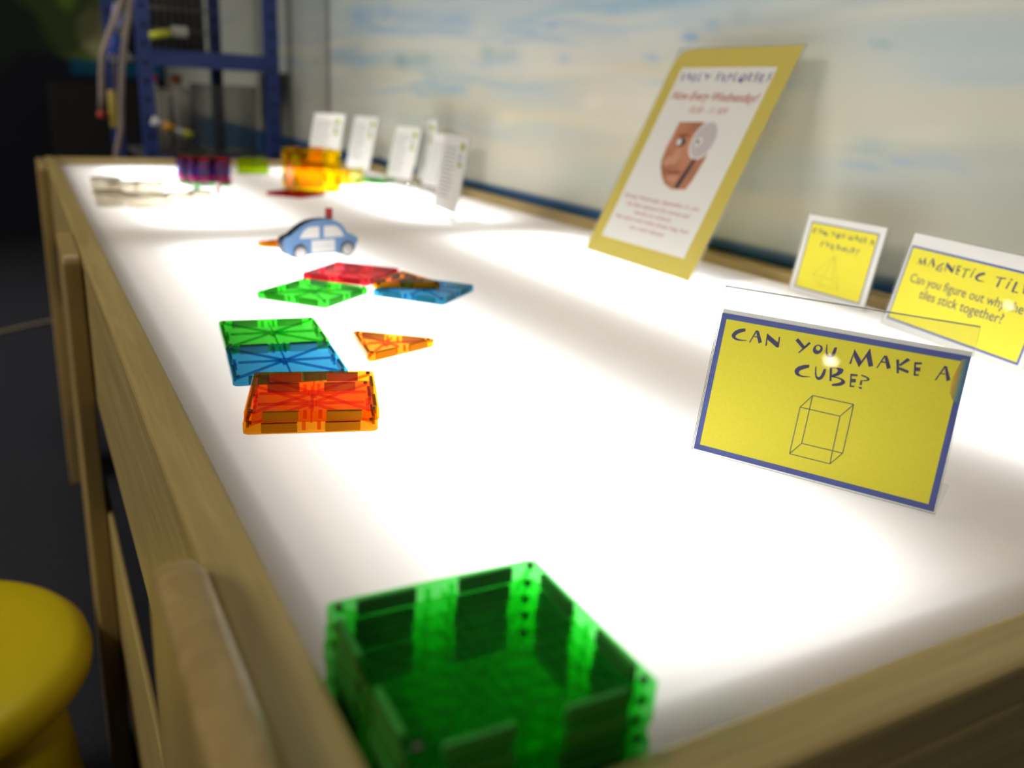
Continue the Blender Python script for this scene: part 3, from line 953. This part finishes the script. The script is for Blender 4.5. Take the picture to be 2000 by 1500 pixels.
nt.links.new(sb.outputs[0], ad.inputs[2])
rp = nt.nodes.new('ShaderNodeValToRGB')
for k, (pos, col) in enumerate([(0.0, (0.76, 0.60, 0.06)), (0.28, (0.62, 0.34, 0.04)), (0.5, (0.30, 0.36, 0.16)), (0.72, (0.10, 0.24, 0.33)), (1.0, (0.05, 0.12, 0.30))]):
    e = rp.color_ramp.elements[k] if k < 2 else rp.color_ramp.elements.new(pos)
    e.position = pos
    e.color = (*col, 1)
nt.links.new(ad.outputs[0], rp.inputs['Fac'])
nt.links.new(rp.outputs['Color'], b.inputs['Base Color'])
m = MB().prism([(a * mm, c * mm) for a, c in [(125.2, 77), (121.6, 76), (120.4, 71), (119.2, 65), (119.8, 59), (122, 55.5), (125.2, 54.5)]], 0.0001, 0.0002)
obj('ink_stain', m, stm, pp)

# -- CAN YOU MAKE A PYRAMID?
s = sign('table_sign', 'small yellow CAN YOU MAKE A PYRAMID? sign in a clear holder near the back rim', 'sign', 0.6491, 0.5161, -1.589, 0.168, 0.1030, 0.0840, 0.012)
pp = obj('paper', MB().box((0.0005, 0.0010, -0.0004), (0.1015, 0.0825, 0)), PAPER, s)
obj('yellow_panel', MB().box((0.0068, 0.0055, 0), (0.0950, 0.0755, 0.00008)), YEL, pp)
obj('blue_border', frame(MB(), 0.0066, 0.0052, 0.0952, 0.0758, 0.0013, 0, 0.00016), BLUE, pp)
m = MB()
for p in brush_word('CAN YOU MAKE A', 0.0110, 0.0915, 0.0640, 0.0056, 0.12) + brush_word('PYRAMID?', 0.0270, 0.0775, 0.0515, 0.0060, 0.12):
    m.prism(p, 0.00006, 0.00022)
obj('lettering', m, NAVY, pp)
a, b1, c1, d1, e1 = (49.1, 45.8), (27.3, 23.3), (54.6, 21.7), (65.0, 13.8), (38.8, 13.6)
m = MB()
for p in lines([(a, b1), (a, c1), (a, d1), (a, e1), (b1, c1), (c1, d1), (d1, e1), (e1, b1)], 0.0006):
    m.prism(p, 0.00006, 0.00022)
obj('pyramid_drawing', m, LINE, pp)

# -- MAGNETIC TILES
s = sign('table_sign', 'yellow MAGNETIC TILES sign in a clear holder, cut off by the photo edge', 'sign', 0.6207, 0.3702, -1.782, 0.198, 0.1600, 0.0880, 0.04)
pp = obj('paper', MB().box((0.0008, 0.0010, -0.0004), (0.1590, 0.0865, 0)), PAPER, s)
obj('yellow_panel', MB().box((0.0034, 0.0068, 0), (0.1532, 0.0752, 0.00008)), YEL, pp)
obj('blue_border', frame(MB(), 0.0032, 0.0066, 0.1534, 0.0755, 0.0018, 0, 0.00016), BLUE, pp)
m = MB()
for p in brush_word('MAGNETIC', 0.0170, 0.0945, 0.0600, 0.0080, 0.10) + brush_word('TILES', 0.1040, 0.1460, 0.0590, 0.0085, 0.08):
    m.prism(p, 0.00006, 0.00022)
obj('lettering', m, NAVY, pp)
obj('lettering', text_mesh('Can you figure out why the', NAVY, 0.0150, 0.1400, 0.0440, z=0.00007), None, pp)
obj('lettering', text_mesh('tiles stick together?', NAVY, 0.0320, 0.1250, 0.0325, z=0.00007), None, pp)

# -- the tall poster
PYEL = plain('poster_yellow', (0.60, 0.49, 0.105), 0.6, 0.3)
PRED = plain('poster_red_ink', (0.50, 0.15, 0.14), 0.6, 0.3)
SKIN = plain('print_skin', (0.47, 0.20, 0.12), 0.6, 0.2, noise=0.25, nscale=30)
SKIN2 = plain('print_skin_light', (0.58, 0.29, 0.20), 0.6, 0.2)
SKIN3 = plain('print_skin_shade', (0.30, 0.10, 0.06), 0.6, 0.2)
LENS = plain('print_lens', (0.54, 0.49, 0.50), 0.6, 0.2)
DARK = plain('print_dark', (0.06, 0.05, 0.06), 0.6, 0.2)
s = sign('poster_stand', 'tall yellow-bordered poster with a magnifying-glass portrait, leaning in a clear stand', 'poster', 0.5687, 0.7971, -1.596, 0.447, 0.2190, 0.2815, 0.106)
# the sheet has curled over a little at its top left corner
outl = [(0.001, 0.001), (0.2170, 0.001), (0.2170, 0.2795), (0.030, 0.2795), (0.014, 0.2770), (0.005, 0.2710), (0.001, 0.2630)]
pp = obj('yellow_sheet', MB().prism(outl, -0.0004, 0), PYEL, s)
obj('white_panel', MB().box((0.0222, 0.0235, 0), (0.1925, 0.2545, 0.00008)), PAPER, pp)
m = MB()
for p in brush_word('EARLY EXPLORERS', 0.0300, 0.1900, 0.2360, 0.0110, 0.10):
    m.prism(p, 0.00006, 0.0002)
obj('lettering', m, plain('poster_blue_ink', (0.06, 0.08, 0.30), 0.6, 0.3), pp)
obj('lettering', text_mesh('Now Every Wednesday!', PRED, 0.0290, 0.1865, 0.2120, z=0.00007, shear=0.3, weight=0.015), None, pp)
obj('lettering', text_mesh('10:30 - 11 AM', PRED, 0.0760, 0.1460, 0.1955, z=0.00007, shear=0.3), None, pp)
for t, a0_, a1_, v in (('Starting Wednesday, September 21, join', 0.0290, 0.1790, 0.0790), ('the little explorers for stories and', 0.0430, 0.1690, 0.0690),
                    ('hands-on science', 0.0660, 0.1410, 0.0600), ('New topics every week, all year long, from', 0.0310, 0.1800, 0.0510), ('ten until eleven', 0.0710, 0.1400, 0.0410)):
    obj('lettering', text_mesh(t, PRED, a0_, a1_, v, z=0.00007, h=0.0075, shear=0.25), None, pp)
F_ = MB()
def ell(cx, cy, rx, ry, rot=0, n=20):
    return [(mm * (cx + rx * math.cos(t) * math.cos(rot) - ry * math.sin(t) * math.sin(rot)), mm * (cy + rx * math.cos(t) * math.sin(rot) + ry * math.sin(t) * math.cos(rot))) for t in [2 * math.pi * k / n for k in range(n)]]
F_.prism([(a * mm, c * mm) for a, c in [(68.8, 183), (116, 185), (134, 184), (146, 158), (147.6, 138.6), (144, 115), (139, 101), (114, 98.6), (96, 104), (84.7, 113), (74, 124), (69.3, 133), (67, 150), (68.5, 163)]], 0.00006, 0.00012, 0)
F_.prism(ell(89, 166, 12, 2.6, 0.1), 0.00012, 0.00016, 2)
F_.prism(ell(89.5, 157.5, 9.5, 5.5), 0.00012, 0.00018, 4)
F_.prism(ell(86.5, 157.5, 4.5, 4.2), 0.00018, 0.00022, 3)
F_.prism(ell(94, 139, 7, 11, 0.2), 0.00012, 0.00016, 1)
F_.prism(ell(84, 132, 9, 7, 0.2), 0.00012, 0.00015, 1)
F_.prism(ell(103, 119.5, 15, 2.4, 0.08), 0.00012, 0.00018, 2)
F_.prism(ell(106, 112, 10, 4, 0.08), 0.00012, 0.00016, 1)
F_.prism(ell(129.5, 163, 22, 25), 0.00016, 0.00020, 3)
F_.prism(ell(129.5, 163, 19.5, 22.5), 0.00020, 0.00024, 5)
F_.prism(ell(122, 160, 6, 6), 0.00024, 0.00027, 3)
F_.prism(ell(121, 160, 2.8, 3.0), 0.00027, 0.00030, 6)
F_.prism(bar(0.1300, 0.1390, 0.1210, 0.1010, 0.006, 0.009), 0.00016, 0.00022, 4)
obj('portrait_print', F_, [SKIN, SKIN2, SKIN3, PAPER, DARK, LENS, GRY], pp)['label'] = 'printed child face with magnifying glass'

# -- white cards at the far end
cpm, nt, b, out = newmat('card_paper')
b.inputs['Base Color'].default_value = (0.92, 0.91, 0.91, 1)
tl = nt.nodes.new('ShaderNodeBsdfTranslucent')
tl.inputs[0].default_value = (0.88, 0.87, 0.87, 1)
mx = nt.nodes.new('ShaderNodeMixShader')
mx.inputs[0].default_value = 0.08
nt.links.new(b.outputs[0], mx.inputs[1])
nt.links.new(tl.outputs[0], mx.inputs[2])
nt.links.new(mx.outputs[0], out.inputs['Surface'])
LOGO = plain('logo_green', (0.42, 0.48, 0.10), 0.6, 0.2)
LGRY = plain('grey_print', (0.46, 0.46, 0.47), 0.6, 0.2)
CARDS = [(0.5382, 1.9905, -1.099, 0.224, 'white printed card standing farthest away at the far rim', 0.1027, 0.1294),
         (0.5850, 1.8400, -1.370, 0.217, 'second white printed card from the far rim, behind the pale yellow tile', 0.1008, 0.1310),
         (0.6080, 1.6400, -1.420, 0.230, 'white printed card behind the flat green tile, third from the far rim', 0.1018, 0.1200),
         (0.6560, 1.5850, -1.500, 0.080, 'pale card half hidden behind the third white card', 0.0700, 0.1340),
         (0.6180, 1.4752, -1.482, 0.290, 'white card mostly hidden behind the nearest white card', 0.1021, 0.1160),
         (0.5000, 1.1400, -1.630, 0.170, 'nearest of the white printed cards, on a long clear foot', 0.0972, 0.1270)]
for k, (x, y, th_, ti, lab, cw, ch) in enumerate(CARDS):
    s = sign('card_holder', lab, 'card', x, y, th_, ti, cw + 0.002, ch + 0.002, (0.035, 0.035, 0.035, 0.014, 0.035, 0.05)[k], 'white printed cards at the far end', z0=0.0)
    lo = 0.014
    pp = obj('card', MB().box((0.001, lo, -0.0004), (cw, ch, 0)), cpm, s)
    m = MB()
    rnd = random.Random(k)
    for j in range(13):
        v = ch - 0.020 - j * 0.0062
        if v < lo + 0.006:
            break
        m.box((0.008, v, 0), (0.008 + (cw - 0.045) * (0.75 + 0.25 * rnd.random()), v + 0.0022, 0.0001))
    obj('printed_lines', m, LGRY, pp)
    m = MB()
    lx, ly = cw - 0.021, ch - 0.026
    m.prism(ell((lx + 0.001) / mm, (ly + 0.010) / mm, 10, 6), 0, 0.0001, 0)
    m.prism(ell((lx - 0.002) / mm, (ly - 0.006) / mm, 5, 8), 0.0001, 0.00016, 1)
    m.prism(ell((lx) / mm, (ly - 0.017) / mm, 9, 4), 0, 0.0001, 0)
    obj('logo', m, [LOGO, LGRY], pp)

# ------------------------------------------------------------------ frosted pieces on the far left of the top
FRO = clear('frosted_plastic', (0.93, 0.91, 0.86), 0.20, (0.85, 0.82, 0.72), rough=0.25)
FROE = plain('frosted_rim', (0.20, 0.165, 0.115), 0.5)
PIECES = [(0.045, 1.310, 0.020, 0.020, 'leftmost frosted plastic cup, nearest the wooden rim'), (0.094, 1.285, 0.027, 0.018, 'widest frosted plastic cup, in front of the clear heap'),
          (0.072, 1.385, 0.020, 0.026, 'frosted plastic cup in the middle of the clear heap'), (0.146, 1.322, 0.021, 0.015, 'frosted plastic cup right of the widest one'),
          (0.115, 1.425, 0.023, 0.022, 'rearmost frosted plastic cup of the clear heap'), (0.185, 1.362, 0.016, 0.014, 'frosted plastic cup at the right end of the heap'),
          (0.052, 1.452, 0.019, 0.026, 'frosted plastic cup at the back left of the heap')]
for k, (x, y, r, h, lab) in enumerate(PIECES):
    t = thing('frosted_cup', lab, 'cup', (x, y, TZ + 0.0005), 0.4 * k, 'frosted plastic cups heaped at the far left')
    sq = round_poly([(-r, -r), (r, -r), (r, r), (-r, r)], r * 0.45, 4)
    si = [(a * 0.86, c * 0.86) for a, c in sq]
    m = MB()
    m.rings([[(a, c, 0) for a, c in sq], [(a, c, h) for a, c in sq], [(a, c, h) for a, c in si], [(a, c, 0.002) for a, c in si]], smooth=False)
    obj('cup_wall', m, FRO, t)
    m = MB()
    m.rings([[(a * 1.01, c * 1.01, h) for a, c in sq], [(a * 1.01, c * 1.01, h + 0.0022) for a, c in sq], [(a * 0.85, c * 0.85, h + 0.0022) for a, c in sq], [(a * 0.85, c * 0.85, h) for a, c in sq],
             [(a * 1.01, c * 1.01, h) for a, c in sq]], smooth=False, cap=False)
    obj('cup_rim', m, FROE, t)
t = thing('clear_box', 'small clear box with a green dot beside the far dark stack', 'box', (0.200, 1.440, TZ), 0.15)
m = MB().box((-0.028, -0.010, 0), (0.028, 0.010, 0.022))
obj('box_shell', m, clear('clear_box_plastic', (0.93, 0.94, 0.92), 0.12, (0.8, 0.8, 0.78)), t, bevel=0.001)
obj('green_dot', MB().lathe([(0.0045, 0.008), (0.006, 0.011), (0.0045, 0.014)], 14, (-0.008, -0.0, 0)), plain('dot_green', (0.05, 0.20, 0.10), 0.5), t)
obj('end_cap', MB().box((0.0265, -0.0102, 0.0005), (0.0305, 0.0102, 0.0215)), plain('cap_pink', (0.48, 0.36, 0.34), 0.5), t)

# ------------------------------------------------------------------ yellow stool
SY = plain('stool_yellow', (0.54, 0.44, 0.003), 0.42, 0.45)
st_ = thing('stool', 'round yellow plastic children stool on the carpet beside the light table', 'stool', (-0.228, 0.812, 0))
obj('seat', MB().lathe([(0.150, 0.250), (0.168, 0.256), (0.1745, 0.266), (0.1755, 0.276), (0.173, 0.287), (0.166, 0.295), (0.154, 0.300), (0.120, 0.3015), (0.0005, 0.302)], 64), SY, st_)
for k in range(4):
    a = math.pi / 4 + k * math.pi / 2 + 0.25
    rs = []
    for z, rc, rr in ((0.0, 0.150, 0.034), (0.004, 0.150, 0.038), (0.10, 0.134, 0.042), (0.20, 0.118, 0.046), (0.252, 0.108, 0.048)):
        c, s_2 = math.cos(a), math.sin(a)
        rs.append([(rc * c + rr * math.cos(t), rc * s_2 + rr * math.sin(t), z) for t in [2 * math.pi * j / 24 for j in range(24)]])
    obj('leg', MB().rings(rs), SY, st_)

# ------------------------------------------------------------------ cable on the carpet
m = MB().tube([(-1.4, 3.10, 0.006), (-0.9, 3.20, 0.006), (-0.5, 3.22, 0.006), (-0.30, 3.27, 0.006), (-0.20, 3.334, 0.006), (-0.12, 3.395, 0.006), (-0.04, 3.45, 0.006), (0.05, 3.52, 0.006), (0.2, 3.56, 0.006)], 0.006, 8)
tag(obj('cable', m, plain('cable_beige', (0.38, 0.31, 0.22), 0.6)), 'beige cable lying across the dark carpet left of the table', 'cable')

# ------------------------------------------------------------------ dark cabinet and steel rack beyond the table
NB = plain('rack_navy', (0.020, 0.042, 0.20), 0.45, 0.5)
HOLE = plain('hole_black', (0.004, 0.004, 0.006), 0.8)
BLK = plain('cabinet_black', (0.006, 0.0055, 0.006), 0.6, 0.3)
cab = thing('cabinet', 'low black cabinet against the dark painted wall', 'cabinet', (0.235, 4.95, 0))
obj('cabinet_body', MB().box((-0.16, -0.25, 0.0), (0.40, 0.25, 0.855)), BLK, cab, bevel=0.004)
obj('cabinet_door', MB().box((-0.15, -0.262, 0.04), (0.115, -0.2505, 0.845)), BLK, cab, bevel=0.002)
obj('cabinet_door', MB().box((0.125, -0.262, 0.04), (0.39, -0.2505, 0.845)), BLK, cab, bevel=0.002)
rack = thing('storage_rack', 'navy blue steel rack with punched posts behind the far end of the table', 'rack', (0, 0, 0))
def rpost(x, y, wdt=0.040, h=1.75):
    hm = MB().box((x, y, 0), (x + wdt, y + 0.035, h))
    z = 0.10
    while z < h - 0.05:
        q = [(x + wdt / 2 + 0.0075 * math.cos(t), y - 0.0004, z + 0.0075 * math.sin(t)) for t in [2 * math.pi * k / 12 for k in range(12)]]
        hm.add(q, [tuple(range(12))], 1)
        z += 0.052
    return obj('post', hm, [NB, HOLE], rack, recalc=False)
rpost(0.262, 2.75)
rpost(0.632, 2.75)
rpost(0.212, 3.17, 0.036)
rpost(0.545, 3.17, 0.036)
for z in (0.925, 1.55):
    obj('beam', MB().box((0.302, 2.752, z), (0.632, 2.785, z + 0.048)), NB, rack, bevel=0.002)
for z in (0.935, 0.655):
    obj('shelf_board', MB().box((0.256, 2.79, z), (0.66, 3.165, z + 0.016)), plain('shelf_grey', (0.05, 0.05, 0.06), 0.6), rack, bevel=0.001)
obj('beam', MB().box((0.302, 2.752, 0.62), (0.632, 2.785, 0.668)), NB, rack, bevel=0.002)
# things kept on the rack
CB = clear('bin_plastic', (0.90, 0.90, 0.89), 0.12, (0.55, 0.55, 0.54), rough=0.2)
def binbox(name, label, x0, y0, x1, y1, z, h, lid=None):
    t = thing(name, label, 'bin', ((x0 + x1) / 2, (y0 + y1) / 2, z))
    a, c = (x1 - x0) / 2, (y1 - y0) / 2
    m = MB()
    w = 0.003
    m.rings([[(-a * .94, -c * .94, 0), (a * .94, -c * .94, 0), (a * .94, c * .94, 0), (-a * .94, c * .94, 0)], [(-a, -c, h), (a, -c, h), (a, c, h), (-a, c, h)],
             [(-a + w, -c + w, h), (a - w, -c + w, h), (a - w, c - w, h), (-a + w, c - w, h)], [(-a * .94 + w, -c * .94 + w, w), (a * .94 - w, -c * .94 + w, w), (a * .94 - w, c * .94 - w, w), (-a * .94 + w, c * .94 - w, w)]], smooth=False)
    obj('bin_body', m, CB, t)
    return t
b1_ = binbox('clear_bin', 'clear bin of pale rods with red caps on the rack shelf', 0.300, 2.84, 0.440, 3.10, 0.672, 0.19)
b2_ = binbox('clear_bin', 'empty grey clear bin on the rack shelf beside the wall', 0.455, 2.84, 0.625, 3.10, 0.672, 0.21)
RODM = plain('pale_rod', (0.40, 0.38, 0.34), 0.5)
CAPR = plain('red_cap', (0.50, 0.045, 0.03), 0.5)
CAPO = plain('orange_cap', (0.55, 0.14, 0.04), 0.5)
rr_ = random.Random(4)
RL = ['pale rod with a red cap at the left of the clear bin', 'pale plain rod next to the red-capped one in the clear bin', 'pale rod leaning in the middle of the clear bin',
      'pale rod with an orange cap in the clear bin', 'pale rod at the right of the clear bin with a pinkish cap', 'pale rod at the rear of the clear bin']
for k in range(6):
    t = thing('plastic_rod', RL[k], 'rod', (0.322 + 0.019 * k, 2.875 + 0.03 * (k % 3), 0.676), 0, 'pale rods in the clear bin')
    ln = 0.205 if k in (0, 3, 4) else 0.17
    dx = 0.012 * (rr_.random() - 0.5)
    obj('rod', MB().tube([(0, 0, 0), (dx, 0, ln)], 0.0065, 10), RODM, t)
    if k in (0, 3, 4):
        obj('cap', MB().tube([(dx, 0, ln), (dx, 0, ln + 0.022)], 0.010, 12), CAPR if k == 0 else CAPO, t)
t = thing('toy_rod', 'white, orange and yellow segmented toy rod hung on the front of the rack', 'toy', (0.283, 2.715, 0.772))
segs = [((0, 0, 0.0), (0.028, 0, -0.012), 0.013, (0.55, 0.55, 0.58)), ((0.028, 0, -0.012), (0.062, 0, -0.026), 0.013, (0.52, 0.26, 0.02)),
        ((0.062, 0, -0.026), (0.082, 0, -0.034), 0.011, (0.5, 0.5, 0.55)), ((0.082, 0, -0.034), (0.112, 0, -0.040), 0.011, (0.42, 0.42, 0.05))]
for a, c, r, col in segs:
    obj('rod_segment', MB().tube([a, c], r, 14), plain('segment_paint', col, 0.5), t)
t = thing('spring_toy', 'lime rod with a pale coil spring hung high on the rack', 'toy', (0.293, 2.705, 1.005))
obj('rod', MB().tube([(0, 0, 0), (0.055, 0, 0.012)], 0.0105, 14), plain('rod_lime', (0.50, 0.50, 0.02), 0.5), t)
sp_ = [(0.060 + 0.0013 * i * 0.38, 0.011 * math.cos(i * 0.7), 0.016 + 0.014 * math.sin(i * 0.7)) for i in range(90)]
obj('hook', MB().tube([(0.005, 0, 0.0), (0.005, 0.002, 0.03), (0.004, 0.03, 0.034), (-0.010, 0.0475, 0.034)], 0.0022, 6), HOLE, t)
obj('coil', MB().tube(sp_, 0.0016, 6), plain('coil_pale', (0.50, 0.48, 0.44), 0.4), t)
t = thing('wire_basket', 'black wire basket on the upper shelf of the rack', 'basket', (0.40, 2.97, 0.9515))
m = MB()
for k in range(9):
    xx = -0.085 + 0.021 * k
    m.tube([(xx, -0.12, 0.01), (xx, -0.12, 0.40)], 0.0028, 6)
for k in range(7):
    m.tube([(-0.09, -0.12, 0.02 + 0.06 * k), (0.09, -0.12, 0.02 + 0.06 * k)], 0.0028, 6)
obj('wire_front', m, plain('wire_grey', (0.12, 0.11, 0.10), 0.5), t)
obj('basket_back', MB().box((-0.09, 0.10, 0.0), (0.11, 0.12, 0.42)), BLK, t)
obj('basket_floor', MB().box((-0.09, -0.12, 0.0), (0.11, 0.10, 0.008)), BLK, t)
# hoses and toys hanging left of the rack
PK = plain('hose_pinkish', (0.20, 0.155, 0.14), 0.45)
def hose(name, label, pts, r):
    tag(obj(name, MB().tube([(x, y, z + TZ) for x, y, z in pts], r, 10), PK), label, 'hose', 'hoses hanging beside the rack')
hose('hanging_hose', 'pinkish hose hanging in a wide curve, left one beside the rack', [(0.235, 2.52, 1.99), (0.225, 2.5, 0.8), (0.208, 2.5, 0.378), (0.188, 2.5, 0.34), (0.171, 2.5, 0.301), (0.155, 2.5, 0.262), (0.147, 2.5, 0.237), (0.141, 2.5, 0.19), (0.137, 2.5, 0.14), (0.133, 2.5, 0.102)], 0.0085)
hose('hanging_hose', 'longer pinkish hose hanging right of the other, beside the rack', [(0.262, 2.52, 1.99), (0.245, 2.5, 0.8), (0.227, 2.5, 0.38), (0.216, 2.5, 0.335), (0.207, 2.5, 0.291), (0.197, 2.5, 0.24), (0.190, 2.5, 0.189), (0.183, 2.5, 0.12), (0.178, 2.5, 0.057), (0.161, 2.5, -0.01), (0.150, 2.5, -0.10)], 0.0085)
t = thing('hanging_toy', 'blue and yellow toy hanging between the two pinkish hoses', 'toy', (0.178, 2.578, TZ))
obj('cord', MB().tube([(0.045, 0, 1.99), (0.030, 0, 0.35), (0.006, 0, 0.24), (0.0, 0, 0.14)], 0.003, 6), PK, t)
obj('pale_cone', MB().lathe([(0.006, 0.375), (0.010, 0.372), (0.020, 0.320), (0.018, 0.310)], 18, (0.022, 0, 0)), plain('cone_lilac', (0.22, 0.22, 0.42), 0.5), t)
obj('blue_bell', MB().lathe([(0.010, 0.305), (0.017, 0.300), (0.024, 0.250), (0.020, 0.243), (0.003, 0.243)], 18, (0.006, 0, 0)), plain('bell_blue', (0.015, 0.06, 0.36), 0.45), t)
obj('yellow_tube', MB().lathe([(0.011, 0.055), (0.0125, 0.058), (0.0125, 0.150), (0.011, 0.153)], 16, (-0.008, 0, 0)), plain('tube_yellow', (0.34, 0.25, 0.035), 0.5), t)
obj('red_bead', MB().lathe([(0.002, 0.075), (0.010, 0.081), (0.012, 0.088), (0.009, 0.096), (0.002, 0.1)], 14, (-0.040, 0, 0)), plain('bead_red', (0.40, 0.035, 0.03), 0.5), t)
for dx, z in ((0.032, 0.245), (-0.002, 0.236)):  # added pale rings imitating out-of-focus bulb highlights
    ring = [(dx + 0.009 * math.cos(q), -0.026, z + 0.009 * math.sin(q)) for q in [2 * math.pi * k / 14 for k in range(15)]]
    obj('ring', MB().tube(ring, 0.0018, 6), plain('blurred_glint', (0.5, 0.5, 0.5), 0.3), t)

# ------------------------------------------------------------------ spot lamps far across the room (they sparkle in the holders)
def spot(label, x, y, z, en):
    t = thing('spot_lamp', label, 'lamp', (x, y, z))
    obj('housing', MB().lathe([(0.07, -0.02), (0.085, 0.03), (0.07, 0.12), (0.02, 0.18), (0.02, 2.7 - z)], 20), BLK, t)
    em, nt, b, out = newmat('lamp_glow')
    b.inputs['Emission Color'].default_value = (1, 0.88, 0.68, 1)
    b.inputs['Emission Strength'].default_value = en
    obj('bulb', MB().lathe([(0.001, -0.075), (0.035, -0.066), (0.058, -0.030), (0.06, -0.012)], 20), em, t)
spot('spot lamp under the ceiling, far off to the left', -6.49, -1.84, 2.5, 60)
spot('spot lamp under the ceiling, deep in the room', -6.80, 10.70, 2.35, 60)
